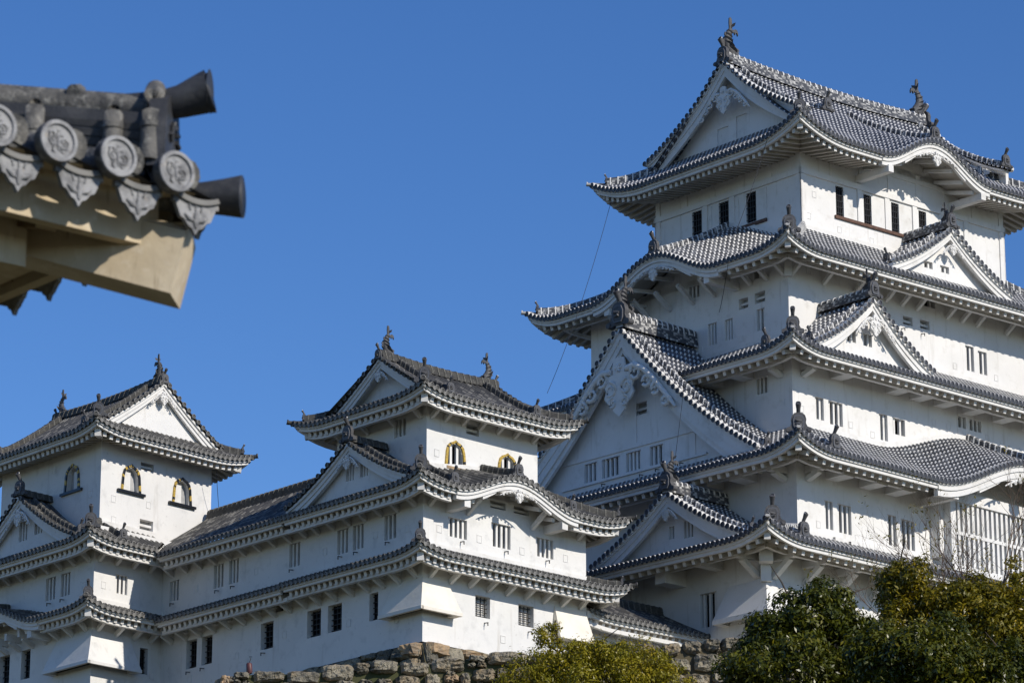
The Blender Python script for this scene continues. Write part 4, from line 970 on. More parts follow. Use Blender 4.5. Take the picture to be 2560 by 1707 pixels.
for k_, u, z in (('S', .55, 31.5), ('S', 2.7, 31.4), ('W', .7, 31.5), ('S', 2.0, 27.6), ('S', 3.4, 28.1)): loop_hole(R, L1[k_], u, z, m='plaster_old')
flare(R, L1, 2.05, 2.5, 29.55, 28.10, .60, m='plaster_old', lip=.13, spl=.3)
for u, z in ((2.2, 31.15), (3.2, 31.15)): hook(R, L1['W'], u, z)

# ================================================================== LOW CORRIDOR beside the keep
nx = az(46.5)
no = mo+mx*8.98+my*1.0
N1 = sides(no+mx*.02, nx, my, 7.6, 4.0)
low = thing('corridor_turret', 'small low tiled corridor roof tucked between middle turret and keep above the stone wall', 'corridor', (no.x, no.y, 26.9))
R = low
do_walls(R, N1, 26.9, 29.6, {}, 'plaster_old', keys='SN')
TL = dict(TO)
rb = MB(); eb = MB(); S = N1['S']
zf = lambda u, r: 29.42+(30.75-29.42)*gfun(min(r/2.9, 1), .05)+.22*max(0, 1-(u+.1)/2.2)**2
tile_surface(rb, lambda c, r: S.P(c, .95-r, zf(c, r)), .35, 7.6, lambda c: 2.9, TL, nrm=S.n)
eaves(eb, S, .95, .25, 7.6, lambda u: zf(u, 0), .22, .36, trim_a=False, trim_b=False, beam=.6, rw=.15)
for i in range(4): strut(R, S, .9+i*1.75, 28.75, 29.3, .6, wd=.16)
rr_ = rb.build('roof', R, R); eb.build('eaves', rr_, R)
q = MB(); ridge(q, [S.P(u, -1.95, 30.68) for u in frange(.2, 7.6, .5)], .36, .45, TL); q.build('main_ridge', rr_, R)
q = MB(); q.poly([S.P(.2, .9, 29.15), S.P(.2, .9, 29.6), S.P(.2, -1.9, 30.9), S.P(.2, -1.9, 29.15)], 'eave_white'); sbox(q, S, .12, .36, -.2, .9, 29.22, 29.5, 'eave_white'); q.build('barge_board', rr_, R)

# ================================================================== HILL, STONE WALLS
def hill_z(x, y):
    def ss(a, b, t): t = min(1, max(0, (t-a)/(b-a))); return t*t*(3-2*t)
    z = -1.7+15.5*ss(40, 104, y)+5.0*ss(112, 122, y)
    z -= 14*ss(205, 330, y)
    z -= 12*ss(60, 160, abs(x-5))*ss(60, 110, y)
    return z+.25*math.sin(x*.31+y*.17)+.2*math.sin(x*.13-y*.29)
mb = MB(); xs = [-3000, -1200, -500, -260, -160]+frange(-120, 130, 6)+[170, 260, 500, 1200, 3000]; ys = [-3000, -800, -200, -60]+frange(-20, 350, 6)+[450, 800, 1600, 4000]
mb.grid([[Vector((x, y, hill_z(x, y))) for x in xs] for y in ys], 'earth')
tag(mb.build('ground'), kind='structure')
def stone_block(mb, P, u0, u1, z0, z1, dep, m, bulge=.16):
    """one rough stone, a bulged face with chipped corners; P(u, out, z)"""
    nu, nz = 7, 6; rows = []
    W_, H_ = u1-u0, z1-z0; rc = lambda k: [random.uniform(0, k) for _ in range(4)]
    cu_, cz_ = rc(min(.09, W_*.12)), rc(min(.08, H_*.15)); tl = random.uniform(-.10, .10); tz = random.uniform(-.08, .10)
    ju = [random.uniform(-.05, .05) for _ in range(64)]
    for j in range(nz+1):
        r = []
        for i in range(nu+1):
            a, b = i/nu, j/nz
            x0 = u0+cu_[0]*(1-b)+cu_[2]*b; x1 = u1-cu_[1]*(1-b)-cu_[3]*b; y0 = z0+cz_[0]*(1-a)+cz_[1]*a; y1 = z1-cz_[2]*(1-a)-cz_[3]*a
            ex_ = abs(2*a-1); ez = abs(2*b-1); cr = (ex_*ez)**5
            uu = x0+(x1-x0)*a-(a-.5)*2*.04*cr; zz = y0+(y1-y0)*b-(b-.5)*2*.04*cr
            ed = max(ex_, ez); o = dep*(1-.85*max(0, (ed-.72)/.28)**1.6)+tl*(a-.5)+tz*(b-.5)+ju[(i*9+j) % 64]*1.1*(1 if ed < .95 else .4)
            jt = .022 if ed > .95 else .03
            r.append(P(uu+random.uniform(-jt, jt), o, zz+random.uniform(-jt, jt)))
        rows.append(r)
    mb.grid(rows, m, smooth=False)
    k = len(rows)-1
    # skirts going back so that the joints read as dark gaps
    ring = rows[0]+[rows[j][nu] for j in range(1, nz+1)]+rows[nz][::-1][1:]+[rows[j][0] for j in range(nz-1, 0, -1)]
    cu, cz = (u0+u1)/2, (z0+z1)/2
    back = P(0, -.45, 0)-P(0, 0, 0)
    A = ring; B = [p+back for p in ring]; n = len(A)
    for i in range(n): mb.poly([A[i], A[(i+1) % n], B[(i+1) % n], B[i]], m)
def stone_wall(mb, S, L, zt, zb, batter=.25, hmin=.35, hmax=.7, m='stone', backing=True, wmin=.4, wmax=1.2):
    """rubble courses; zt(u) top line"""
    P = lambda u, o, z: S.P(u, o+(zt(u)-z)*batter, z)
    ztop = max(zt(u) for u in frange(0, L, 1)); z = 0.0; dmax = ztop-zb
    if backing:
        us = frange(0, L, 1.0); mb.grid([[P(u, -.06, zt(u)-.12) for u in us], [P(u, -.06, zb) for u in us]], 'earth'); mb.grid([[P(u, -.22, zt(u)-.08) for u in us], [S.P(u, -3.0, zt(u)-.08) for u in us]], 'earth')
    first = True
    while z < dmax:
        h = random.uniform(hmin, hmax); u = -random.uniform(0, .5)
        while u < L:
            wd = random.uniform(wmin, wmax)*(1.25 if first else 1); ho = random.uniform(-.10, .10) if not first else random.uniform(-.02, .08)
            u0, u1 = max(u, 0), min(u+wd, L)
            if u1-u0 > .15:
                t = zt((u0+u1)/2)-z; mm = m if random.random() > .07 else 'stone_brown'
                if random.random() < .18 and h > .45:
                    stone_block(mb, P, u0+.01, u1-.01, t-h*.55+ho, t+ho-.01, random.uniform(.10, .22), mm); stone_block(mb, P, u0+.01, (u0+u1)/2-.01, t-h+.01, t-h*.56+ho, random.uniform(.08, .2), m); stone_block(mb, P, (u0+u1)/2+.01, u1-.01, t-h+.01, t-h*.56+ho, random.uniform(.08, .2), m)
                else: stone_block(mb, P, u0+.01, u1-.01, t-h+.01+random.uniform(-.05, .05), t+ho-.01, random.uniform(.12, .26), mm)
            u += wd
        z += h*.97; first = False
WY = 106.0
Sw = Side(Vector((-9.02, WY, 0)), az(88), az(178), 30)
wtop = lambda u: 20.78+(.083*u if u < 12.5 else 1.04+.055*(u-12.5))+.05*math.sin(u*1.7)
mb = MB(); stone_wall(mb, Sw, 30, wtop, 15.0, .12, .32, .62, wmin=.32, wmax=1.05)
for k in range(260):
    u = random.uniform(.2, 29.5); z = wtop(u)-random.uniform(.15, 3.2); s_ = random.uniform(.07, .16); stone_block(mb, lambda a, o, zz: Sw.P(a, o+(wtop(a)-zz)*.12, zz), u-s_, u+s_, z-s_*.8, z+s_*.8, random.uniform(.05, .12), 'stone')
Se = Side(Sw.o, az(-2), az(268), 6); stone_wall(mb, Se, 5, lambda u: wtop(0)-.02, 16.0, .12)
sw = mb.build('stone_wall'); tag(sw, 'rough grey stone retaining wall in front of the white buildings', 'stone wall')
# stone bases under the turrets: large dressed stones
mb = MB()
for S, L in ((M1['S'], 17), (Side(M1['W'].o, M1['W'].d, M1['W'].n, 17.5), 17.46)):
    stone_wall(mb, S, L, lambda u: 26.92, 17.5, .28, .6, .9, m='stone', wmin=.7, wmax=1.5)
P = lambda u, o, z: M1['S'].P(u, o, z)
stone_block(mb, P, .02, 1.30, 26.32, 26.94, .42, 'stone_brown'); stone_block(mb, lambda u, o, z: M1['W'].P(u, o, z), .02, 1.0, 26.30, 26.94, .42, 'stone_brown')
stone_block(mb, P, 1.75, 3.2, 26.45, 26.90, .36, 'stone_brown')
tag(mb.build('stone_base'), 'stone base of large dressed blocks directly under the middle turret', 'stone base')
mb = MB()
for S, L in ((L1['S'], 3.87), (L1['W'], 9.3)): stone_wall(mb, S, L, lambda u: 26.7, 17.5, .28, .6, .9, wmin=.7, wmax=1.5)
tag(mb.build('stone_base'), 'stone base beneath the leftmost turret', 'stone base')
mb = MB()
for k, L in (('S', 31), ('W', 19)): stone_wall(mb, Side(K1[k].o, K1[k].d, K1[k].n, L), L, lambda u: 26.8, 17.5, .3, .7, 1.1, wmin=.8, wmax=1.8)
tag(mb.build('stone_base'), 'stone base beneath the tall keep behind the trees', 'stone base')
# red canister lamp on the wall
mb = MB(); c = Vector((-8.12, WY+.25, 20.86)); mb.tube([c, c+Vector((-.02, 0, .05)), c+Vector((-.03, 0, .30)), c+Vector((-.03, 0, .34))], [.085, .10, .095, .07], 'red_paint', 12)
lp = mb.build('floodlight', loc=c); tag(lp, 'small dark red can lamp on the left end of the stone wall', 'lamp')
mb = MB(); mb.tube([c+Vector((-.03, 0, .33)), c+Vector((.02, 0, .47)), c+Vector((-.02, 0, .55)), c+Vector((.06, 0, .53))], .012, 'wire', 5); mb.build('wire_stub', lp, lp)

# ================================================================== TREES
import numpy as np
def leaves(name, blobs, n, size, matname, parent, root, seed, clump=.30, droop=.5, hue0=0.0, cn=120):
    """leaf quads in clumps through ellipsoid blobs; blobs: (cx, cy, cz, rx, ry, rz, weight)"""
    rng = np.random.default_rng(seed); V = []; H = []
    wts = np.array([b[6] for b in blobs], float); wts /= wts.sum()
    for b, wt in zip(blobs, wts):
        nc = max(5, int(n*wt/cn)); per = int(n*wt/nc)
        d = rng.normal(size=(nc, 3)); d /= np.linalg.norm(d, axis=1)[:, None]
        rr = rng.uniform(.25, 1.0, nc)**.45
        cc = np.array(b[:3])+d*rr[:, None]*np.array(b[3:6])*.94
        ch = rng.uniform(-.26, .26, nc)
        for k in range(nc):
            m = int(per*rng.uniform(.6, 1.4)); cs = clump*rng.uniform(.7, 1.9)*min(1, b[3]*2.2)
            q = rng.normal(size=(m, 3))+np.array([0, 0, .55])+d[k]*.55; q /= np.linalg.norm(q, axis=1)[:, None]
            p = cc[k]+q*(cs*rng.uniform(.55, 1.12, m)[:, None])*np.array([1, 1, .75])+rng.normal(size=(m, 3))*.06; ol = rng.random(m) < .05; p[ol] += q[ol]*rng.uniform(.05, .22, (ol.sum(), 1))
            nrm = rng.normal(size=(m, 3))*.42+q*.9+np.array([0, 0, .35]); nrm /= np.linalg.norm(nrm, axis=1)[:, None]
            a = q*.5+rng.normal(size=(m, 3))*.8; a[:, 2] -= droop*1.5; a -= (a*nrm).sum(1)[:, None]*nrm; a /= np.linalg.norm(a, axis=1)[:, None]
            bb = np.cross(nrm, a); s = size*rng.uniform(.6, 1.25, m)[:, None]
            V.append(np.stack([p-a*s*.5, p+bb*s*.19+nrm*s*.05, p+a*s*.5-nrm*s*.06, p-bb*s*.19+nrm*s*.05], 1))
            H.append(np.clip(.40+hue0+ch[k]+rng.uniform(-.20, .20, m), 0, 1))
    V = np.concatenate(V); H = np.concatenate(H); m = len(V)
    off = np.array(root.location); co = (V-off).reshape(-1, 3)
    me = bpy.data.meshes.new(name); me.vertices.add(m*4); me.vertices.foreach_set('co', co.ravel())
    me.loops.add(m*4); me.loops.foreach_set('vertex_index', np.arange(m*4)); me.polygons.add(m)
    me.polygons.foreach_set('loop_start', np.arange(m)*4); me.polygons.foreach_set('loop_total', np.full(m, 4))
    me.update(); me.validate()
    at = me.attributes.new('hue', 'FLOAT', 'FACE'); at.data.foreach_set('value', H)
    me.materials.append(MATS[matname]); o = bpy.data.objects.new(name, me); COL.objects.link(o); o.parent = parent; return o
def branches(name, root, base, tips, r0, mname='bark', seed=1, sub=4):
    mb = MB(); rnd = random.Random(seed); base = Vector(base)
    mid = base+Vector((rnd.uniform(-.3, .3), 0, 2.2))
    mb.tube([base-Vector((0, 0, .4)), base, (base+mid)/2+Vector((.12, 0, 0)), mid], [r0*1.25, r0, r0*.85, r0*.75], mname, 10)
    for t in tips:
        t = Vector(t); k = [mid]
        for i in (1, 2, 3): k.append(mid.lerp(t, i/3.6)+Vector((rnd.uniform(-.25, .25), rnd.uniform(-.25, .25), rnd.uniform(-.1, .3))))
        k.append(t); mb.tube(k, [r0*.5, r0*.38, r0*.26, r0*.16, r0*.05], mname, 7)
        for s in range(sub):
            p = k[2].lerp(k[4], rnd.random()); q = p+Vector((rnd.uniform(-.9, .9), rnd.uniform(-.9, .9), rnd.uniform(.1, .9)))
            mb.tube([p, p.lerp(q, .5)+Vector((0, 0, .1)), q], [r0*.14, r0*.09, r0*.03], mname, 5)
    return mb.build(name, root, root)
def at(u, v, d):   # offline helper result style: point seen at pixel (u, v) at depth d, used for crown centres
    y = d; cp, sp = math.cos(PITCH), math.sin(PITCH); F = 8700.0
    ry = cp*F-sp*(853.5-v); return Vector(((u-1280)*y/ry, y, (sp*F+cp*(853.5-v))*y/ry))
def blob(u, v, d, rx, rz, w=None, ry=None):
    p = at(u, v, d); return (p.x, p.y, p.z, rx, ry or rx*.9, rz, w or rx*rz)
def tree(label, ub, d, blobs, n, size, m, seed, zdrop=7.5, r0=.22, hue0=0, cat='tree', group=None, nm='evergreen_tree', clump=.26):
    c = at(ub, 1760, d); base = (c.x, c.y+.5, hill_z(c.x, c.y)-.1)
    t = thing(nm, label, cat, base, group)
    branches('trunk', t, base, [(b[0], b[1], b[2]+b[5]*.3) for b in blobs], r0, seed=seed)
    leaves('crown', blobs, n, size, m, t, t, seed, hue0=hue0, clump=clump)
    return t
# left rounded olive tree in front of the stone wall
tree('olive green bushy tree in front of the stone wall below the middle turret', 1480, 92,
     [blob(1480, 1730, 92, 2.15, 1.05, 2.6), blob(1400, 1660, 92, 1.05, .62, .8), blob(1560, 1665, 92, 1.25, .70, 1.0), blob(1370, 1600, 92, .42, .22, .12), blob(1385, 1565, 92, .22, .20, .05), blob(1640, 1715, 92, 1.0, .75, .8), blob(1310, 1725, 92, .75, .6, .6), blob(1480, 1640, 92, .9, .35, .4), blob(1500, 1850, 92, 2.4, 1.4, 1.2)], 52000, .10, 'leaf_olive', 3, hue0=.0, clump=.2)
tree('dark glossy green tree left of the keep trees with sunlit leaf tips', 2060, 80,
     [blob(2040, 1560, 80, 1.2, .62, 1.2), blob(1950, 1600, 80, .95, .62, .9), blob(2130, 1600, 80, .75, .55, .7), blob(1985, 1535, 80, .45, .45, .2), blob(2052, 1500, 80, .45, .30, .25), blob(2100, 1515, 80, .35, .25, .15), blob(1990, 1680, 79, 1.7, .75, 1.9), blob(1890, 1640, 80, .45, .75, .5), blob(2150, 1690, 79.5, 1.2, .7, 1.2), blob(2050, 1850, 79.5, 2.3, 1.4, 1.4), blob(1885, 1720, 79.5, .6, .6, .5)], 46000, .145, 'leaf_dark', 5, hue0=-.12, clump=.2, group='evergreen trees at the lower right')
tree('tall browning green tree with sparse reddish leaves at the right edge', 2480, 86,
     [blob(2470, 1545, 86, 1.25, .80, 1.6), blob(2380, 1510, 86, .95, .50, .8), blob(2550, 1530, 86, 1.0, .8, 1.0), blob(2270, 1500, 86.5, .80, .55, .9), blob(2245, 1450, 86.5, .4, .35, .22), blob(2290, 1440, 86, .5, .35, .3), blob(2260, 1560, 86, .6, .5, .5), blob(2480, 1600, 85.5, 1.5, .8, 1.6), blob(2620, 1560, 87, 1.2, 1.1, .6), blob(2420, 1478, 86, .5, .30, .3), blob(2535, 1440, 87, .35, .30, .12)], 42000, .135, 'leaf_brown', 8, hue0=.02, clump=.21, group='evergreen trees at the lower right')
tree('dense dark green tree low at the right with bright glossy leaves', 2330, 76,
     [blob(2290, 1660, 76, 1.5, .75, 1.7), blob(2200, 1640, 76.5, .8, .6, .7), blob(2400, 1700, 75.5, 1.4, .7, 1.5), blob(2520, 1690, 76, 1.1, .75, 1.0), blob(2340, 1850, 76, 2.6, 1.4, 1.6), blob(2330, 1600, 76.5, .8, .45, .5)], 46000, .145, 'leaf_dark', 11, hue0=-.06, clump=.2, group='evergreen trees at the lower right')
# bare twiggy tree behind them
t = thing('bare_tree', 'leafless twiggy tree with a few brown leaves in front of the lattice window', 'tree', tuple(at(2535, 1900, 92)))
mb = MB(); rnd = random.Random(21); tw = []
def grow(p, d, L, r, lev):
    pts = [p]; q = p
    for i in range(4):
        d = (d+Vector((rnd.uniform(-.22, .22), rnd.uniform(-.2, .2), rnd.uniform(-.06, .14)))).normalized(); q = q+d*L/4; pts.append(q)
    mb.tube(pts, [r, r*.85, r*.7, r*.55, r*.4], 'twig', 5 if lev > 1 else 7, cap=False)
    if lev >= 5: tw.append(q); return
    for k in range(3 if lev < 4 else 2):
        a = pts[rnd.choice([2, 3, 4])]; e = (d+Vector((rnd.uniform(-.75, .75), rnd.uniform(-.5, .5), rnd.uniform(-.25, .5)))).normalized()
        grow(a, e, L*rnd.uniform(.62, .85), r*.55, lev+1)
    tw.append(q)
root = Vector(t.location)
grow(root, Vector((-.10, 0, 1)), 2.6, .085, 0); grow(root+Vector((.1, 0, .2)), Vector((.25, 0, 1)), 2.7, .085, 0); grow(root+Vector((-.1, 0, .2)), Vector((-.5, 0, .9)), 2.6, .075, 0)
mb.build('trunk', t, t)
leaves('crown', [(q.x, q.y, q.z, .10, .10, .10, 1) for q in tw[::6]]+[blob(2330, 1400, 92, .25, .35, 3), blob(2390, 1385, 92, .15, .2, 2)], 1500, .10, 'leaf_brown', t, t, 4, clump=.10, hue0=.12)

# ================================================================== NEAR GATE ROOF (left foreground)
gate = thing('gate_roof', 'close weathered grey gate roof corner with round crest tiles and cream timber beam', 'roof', (-1.207, 13.95, 4.8))
R = gate
mat('tile_near', (.13, .125, .115), .7, .3, noise=[(7, (.05, .05, .05), .42, .62), (25, (.30, .29, .26), .52, .75), (60, (.09, .088, .08), .55, .8)], bump=(60, .6, .01))
mat('tile_black', (.035, .036, .04), .55, .4, noise=[(9, (.07, .07, .072), .5, .75), (40, (.13, .125, .12), .62, .85)], bump=(50, .4, .006))
mat('crest_grey', (.30, .30, .305), .7, .3, noise=[(14, (.15, .15, .155), .42, .65), (70, (.42, .41, .39), .58, .8), (30, (.34, .27, .20), .62, .8)], bump=(90, .5, .004))
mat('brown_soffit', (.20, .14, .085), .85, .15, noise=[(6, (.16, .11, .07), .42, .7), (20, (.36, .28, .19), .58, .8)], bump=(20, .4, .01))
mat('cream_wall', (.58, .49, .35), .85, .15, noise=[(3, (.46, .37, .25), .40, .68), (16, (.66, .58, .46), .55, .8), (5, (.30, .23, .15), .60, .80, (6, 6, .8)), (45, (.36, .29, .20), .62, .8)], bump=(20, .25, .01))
GK = Vector((-1.432, 13.725, 0))+az(50)*.35; gx, gy = az(50), az(-40)
GS = Side(GK, -gx, az(140), 5)       # u runs left from the corner
GE = Side(GK, gy, az(50), 5)         # u runs away from the corner
Z0 = 4.80
gz = lambda r: Z0-.02+.20*r+.06*r*r
def ring(c, x, y, nrm, R_, o, n=28): return [c+nrm*o+x*math.cos(2*math.pi*k/n)*R_+y*math.sin(2*math.pi*k/n)*R_ for k in range(n)]
def big_disc(parent, c, nrm, r, nm='crest_tile'):
    nrm = nrm.normalized(); x = nrm.cross(Vector((0, 0, 1))).normalized(); y = x.cross(nrm).normalized(); mb = MB()
    mb.grid([ring(c, x, y, nrm, r, -.05), ring(c, x, y, nrm, r, -.004)], 'tile_near', closed=True)
    mb.grid([ring(c, x, y, nrm, r, -.004), ring(c, x, y, nrm, r*.97, .003), ring(c, x, y, nrm, r*.80, .003), ring(c, x, y, nrm, r*.77, -.008)], 'crest_grey', closed=True, smooth=False)
    mb.poly(ring(c, x, y, nrm, r*.77, -.008), 'crest_grey')
    def st(pts, w0, h=.5): mb.tube([c+nrm*(-.006)+x*a*r+y*b*r for a, b in pts], [w0*r*q for q in ([.4]+[1]*(len(pts)-2)+[.35])], 'crest_grey', 6)
    # swallowtail like crest: body, folded wings and whiskers in low relief
    st([(-.02, -.45), (.0, -.2), (.02, .05), (.0, .22)], .07); st([(.0, .2), (.12, .34), (.05, .5), (-.1, .5)], .035); st([(.0, .22), (-.14, .30), (-.28, .24)], .03)
    st([(.02, .1), (.3, .42), (.5, .32), (.52, .05), (.36, -.2), (.1, -.12)], .06); st([(.1, .1), (.3, .24), (.38, .08), (.24, -.06)], .05)
    st([(.05, -.1), (.3, -.3), (.32, -.5), (.14, -.58)], .06); st([(-.04, .0), (-.34, .16), (-.52, -.04), (-.44, -.3), (-.18, -.34), (-.06, -.2)], .06)
    st([(-.12, -.02), (-.32, -.04), (-.34, -.2), (-.2, -.2)], .045); st([(-.05, -.4), (-.25, -.52), (-.36, -.42)], .045)
    return mb.build(nm, parent, gate)
def drip_tile(parent, S, u, z, w2=.118):
    """pendant eave tile with a three leaf crest"""
    mb = MB(); o = -.005
    top = [(-w2+2*w2*i/8, -.028*(1-((i-4)/4)**2)) for i in range(9)]
    low = [(w2*1.0, -.055), (w2*.90, -.052), (w2*.66, -.115), (w2*.50, -.122), (w2*.30, -.15), (w2*.14, -.158), (0, -.185), (-w2*.14, -.158), (-w2*.30, -.15), (-w2*.50, -.122), (-w2*.66, -.115), (-w2*.90, -.052), (-w2*1.0, -.055)]
    mb.prism(top+low, lambda x, y, zz: S.P(u+x, o+y-.03, z+zz), 0, .022, 'crest_grey')
    mb.prism(top+[(x*.98, zz-.024) for x, zz in top[::-1]], lambda x, y, zz: S.P(u+x, o+y-.03, z+zz), .0221, .036, 'rim_old')
    def leaf(pts, th): mb.tube([S.P(u+a, o-.006, z+b) for a, b in pts], th, 'crest_grey', 6)
    leaf([(0, -.155), (0, -.12), (0, -.085)], [.006, .017, .008]); leaf([(-.012, -.125), (-.035, -.115), (-.058, -.10)], [.006, .014, .005]); leaf([(.012, -.125), (.035, -.115), (.058, -.10)], [.006, .014, .005])
    for a in (-.035, 0, .035):
        for k in range(3 if a else 4): leaf([(a*(.75+.12*k), -.078+.012*k), (a*(.8+.12*k)+.004, -.070+.012*k)], [.006, .004])
    return mb.build('drip_tile', parent, gate)
# roof surface (pans, rows) of both sides
rb = MB()
for S in (GS, GE):
    L = 4.2; n = 15; dc = .282
    for i in range(n):
        a, b = i*dc-.02, (i+1)*dc-.02
        pr = lambda u: min(max(u, .02), 2.6)
        ra = [pr(a)*j/8 for j in range(9)]; rb_ = [pr(b)*j/8 for j in range(9)]; mid = (a+b)/2; rc = [pr(mid)*j/8 for j in range(9)]
        rb.grid([[S.P(a, -x, gz(x)) for x in ra], [S.P(mid, -x, gz(x)-.035) for x in rc], [S.P(b, -x, gz(x)) for x in rb_]], 'tile_black')
        c = a+0.0
        if i: 
            rmx = pr(c)-.10
            pts = [rmx*j/8 for j in range(9)] if rmx > .12 else [0, .1]
            rb.tube([S.P(c, -x+.0, gz(x)+.045) for x in pts], .070, 'tile_near', 12)
            for q in pts[1:]:   # joint collars
                pass
roofp = rb.build('roof', gate, gate)
for i in range(0, 13): 
    u = .35+i*.290-.012*i*0
    big_disc(roofp, GS.P(u, .062, Z0+.005), GS.n, .090)
for i in range(0, 13): drip_tile(roofp, GS, .20+i*.290, Z0-.04, .116)
for i in range(0, 8): big_disc(roofp, GE.P(.40+i*.290, .035, Z0+.03), GE.n, .085, 'crest_tile')
for i in range(0, 8): drip_tile(roofp, GE, .255+i*.290, Z0+.04)
# corner tile horn
hp = lambda t, z, so=0: GK+gy*t-gx*t+Vector((0, 0, z))
od = (gx-gy).normalized()
mb = MB()
p = hp(.10, Z0-.015)
mb.tube([p-od*.14, p, p+od*.08, p+od*.165], [.062, .068, .078, .092], 'tile_black', 22, cap=False)
mb.tube([p+od*.165, p+od*.166, p+od*.12, p+od*.04], [.092, .078, .066, .05], 'tile_black', 22)
mb.tube([p-od*.40+Vector((0, 0, .03)), p-od*.1+Vector((0, 0, .01))], [.060, .066], 'tile_near', 16)
mb.build('corner_tile', roofp, gate)
# hip ridge: stacked flat courses, round cap, end tile, horn
def hz(t): return Z0+.02+.16*t
mb = MB(); ts = frange(.27, 2.4, .12); sd_ = Vector((od.y, -od.x, 0))
for k in range(6):
    hw = .115-.006*k; z0, z1 = .03+.042*k, .03+.042*k+.034
    o_ = random.uniform(-.004, .004)
    rows = []
    for t in ts:
        c = hp(t, hz(t)); rows.append([c+sd_*(hw+o_)+Vector((0, 0, z0)), c+sd_*(hw+.008+o_)+Vector((0, 0, z1-.006)), c+sd_*(hw-.01)+Vector((0, 0, z1)), c-sd_*(hw-.01)+Vector((0, 0, z1)), c-sd_*(hw+.008)+Vector((0, 0, z1-.006)), c-sd_*hw+Vector((0, 0, z0))])
    mb.grid(rows, 'tile_black', smooth=False, closed=True); mb.poly(rows[0], 'tile_black')
mb.grid([[hp(t, hz(t))+sd_*.09*g+Vector((0, 0, .0)) for g in (1,)]+[hp(t, hz(t))+sd_*.09*g+Vector((0, 0, .28)) for g in (1,)]+[hp(t, hz(t))-sd_*.09+Vector((0, 0, .28)), hp(t, hz(t))-sd_*.09] for t in ts], 'tile_black', smooth=False, closed=True)
mb.tube([hp(t, hz(t)+.315) for t in ts], .072, 'tile_near', 16)
for t in (.50, .86, 1.25): mb.tube([hp(t, hz(t)+.36)-sd_*.07, hp(t, hz(t)+.375), hp(t, hz(t)+.36)+sd_*.07], [.03, .045, .03], 'tile_near', 10)
mb.build('hip_ridge', roofp, gate)
# straddling round tiles that run over the ridge
mb = MB()
for t, r_, k in ((.250, .044, 1), (.366, .043, 0), (.607, .043, 0), (.90, .043, 0), (1.2, .043, 0)):
    q = hp(t, Z0)+sd_*.118
    if k: pts = [q+Vector((0, 0, .10))+sd_*.03, q+Vector((0, 0, .22))+sd_*.012, q+Vector((0, 0, .33)), q+Vector((0, 0, .41))-sd_*.02, q+Vector((0, 0, .46))-sd_*.07, q+Vector((0, 0, .465))-sd_*.13]
    else: pts = [q+Vector((0, 0, .10))+sd_*.03, q+Vector((0, 0, .22))+sd_*.012, q+Vector((0, 0, hz(t)-Z0+.25)), q+Vector((0, 0, hz(t)-Z0+.275))-sd_*.02]
    mb.tube(pts, [r_*1.05]+[r_]*(len(pts)-2)+[r_*.7], 'tile_near', 14)
    for a in (.14, .27): mb.tube([q+Vector((0, 0, a-.012))+sd_*.012, q+Vector((0, 0, a+.012))+sd_*.012], r_*1.07, 'tile_near', 14)
mb.build('straddle_tiles', roofp, gate)
mb = MB(); c = hp(.235, 0); fr = od
outl = [(-.17, .02), (-.16, .20), (-.13, .33), (-.06, .37), (.06, .37), (.13, .33), (.16, .20), (.17, .02)]
mb.prism(outl, lambda x, y, z: c+sd_*x+fr*y+Vector((0, 0, Z0+.06+z)), -.03, .05, 'tile_black')
for k in range(10):
    a = k/9*math.pi*1.5; mb.tube([c+fr*.055+sd_*(.06*math.cos(a))+Vector((0, 0, Z0+.22+.07*math.sin(a))), c+fr*.06+sd_*(.09*math.cos(a+.3))+Vector((0, 0, Z0+.22+.10*math.sin(a+.3)))], .012, 'tile_black', 6)
mb.build('ridge_end_tile', roofp, gate)
mb = MB(); p = hp(.32, hz(.3)+.335); up_ = Vector((0, 0, 1))
mb.tube([p-od*.05, p+od*.10+up_*.004, p+od*.20+up_*.02, p+od*.30+up_*.055, p+od*.325+up_*.062], [.060, .063, .072, .090, .096], 'tile_black', 24, cap=False)
mb.tube([p+od*.325+up_*.062, p+od*.326+up_*.062, p+od*.25+up_*.04, p+od*.1], [.096, .084, .070, .05], 'tile_black', 24)
mb.build('horn_tile', roofp, gate)
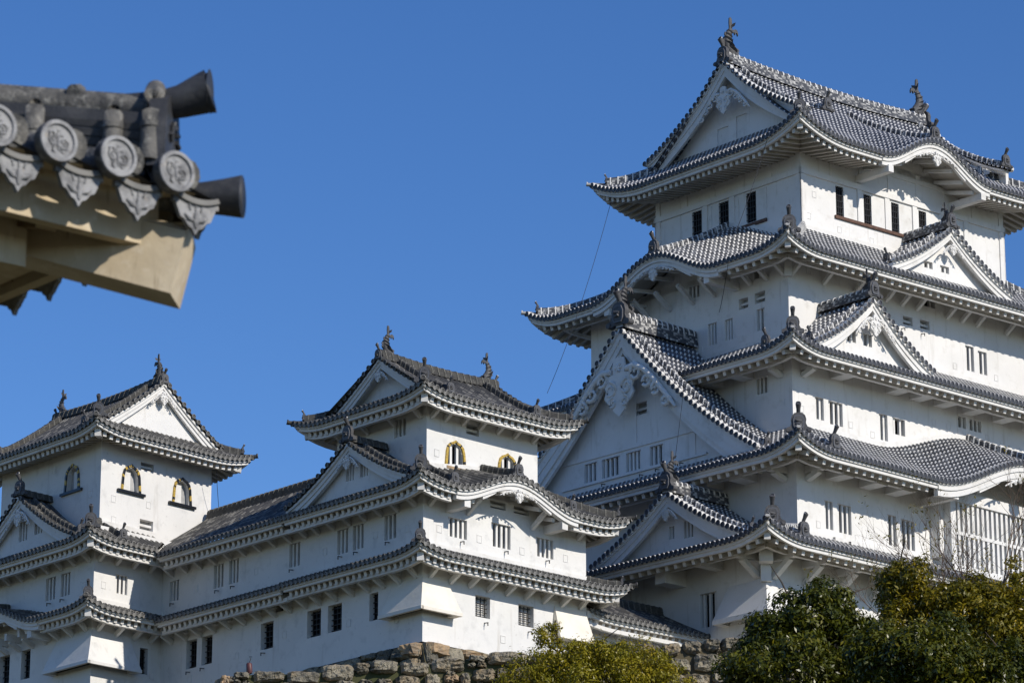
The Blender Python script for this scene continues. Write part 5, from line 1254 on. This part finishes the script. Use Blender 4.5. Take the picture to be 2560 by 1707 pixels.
# underside: eave boards, soffit, hip beam
mb = MB()
for S, zt_, zb_, fo_ in ((GS, -.03, -.250, .19), (GE, -.03, -.10, .10)):
    us = frange(.16, 4.2, .3)
    mb.grid([[S.P(max(u, .12), -.04, Z0+zt_) for u in us], [S.P(max(u, .08+fo_), -fo_, Z0+zt_) for u in us], [S.P(max(u, .08+fo_), -fo_, Z0+zb_) for u in us], [S.P(max(u, .14+fo_), -fo_-.06, Z0+zb_) for u in us], [S.P(max(u, .14+fo_), -fo_-.06, Z0+zb_+.12) for u in us]], 'cream_wall', smooth=False)
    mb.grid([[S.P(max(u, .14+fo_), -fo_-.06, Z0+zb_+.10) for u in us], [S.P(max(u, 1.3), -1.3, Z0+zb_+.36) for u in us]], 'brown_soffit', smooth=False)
    for i in range(9):
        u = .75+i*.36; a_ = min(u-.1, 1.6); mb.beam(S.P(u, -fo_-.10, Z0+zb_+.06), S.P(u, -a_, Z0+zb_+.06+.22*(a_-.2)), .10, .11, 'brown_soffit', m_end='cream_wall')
    mb.beam(S.P(.75, -.52, Z0+zb_-.02), S.P(4.2, -.52, Z0+zb_-.02), .14, .20, 'cream_wall')
mb.build('eave_boards', gate, gate)
mb = MB(); a = hp(.172, Z0-.30); b = hp(1.7, Z0+.34); hw = .115
prof = [(-hw, -.17), (-hw, .10), (-hw*.55, .135), (hw*.55, .135), (hw, .10), (hw, -.17)]
A = [a+sd_*x+Vector((0, 0, z))+od*(.05 if z > -.1 else -.01) for x, z in prof]; B = [b+sd_*x+Vector((0, 0, z)) for x, z in prof]; n = len(A)
for i in range(n): mb.poly([A[i], A[(i+1) % n], B[(i+1) % n], B[i]], 'cream_wall')
mb.poly(A, 'cream_wall'); mb.poly(B, 'cream_wall'); mb.build('hip_beam', gate, gate)

# ================================================================== LIGHTNING WIRES
def wire(a, b, sag, label, r=.012):
    a = Vector(a); b = Vector(b); mb = MB()
    mb.tube([a.lerp(b, t)+Vector((0, 0, -sag*4*t*(1-t))) for t in [i/14 for i in range(15)]], r, 'wire', 5)
    tag(mb.build('lightning_wire'), label, 'wire', 'lightning wires hanging from the eaves')
wire(K5['W'].P(10.5, 2.05, 53.3), K2['W'].P(13.04, 2.2, 41.95), .55, 'long thin dark wire hanging against blue sky from the top left eave tip')
wire(K5['W'].P(.0, 2.1, 53.5), K4['W'].P(1.5, 2.25, 47.45), .25, 'thin dark wire crossing the shaded windows of the top storey')
wire(K4['W'].P(1.5, 2.2, 47.0), K4['W'].P(4.0, .35, 45.7), .15, 'thin dark wire under the second eave in front of the shaded wall')
wire(K2['W'].P(4.2, 2.2, 41.7), K2['W'].P(5.0, 2.2, 37.5), .12, 'thin dark wire crossing the face of the great white gable')
wire(L3['S'].P(5.96, .9, 37.5), L3['S'].P(6.5, .5, 35.9), .12, 'thin dark wire under the right eave of the leftmost turret')
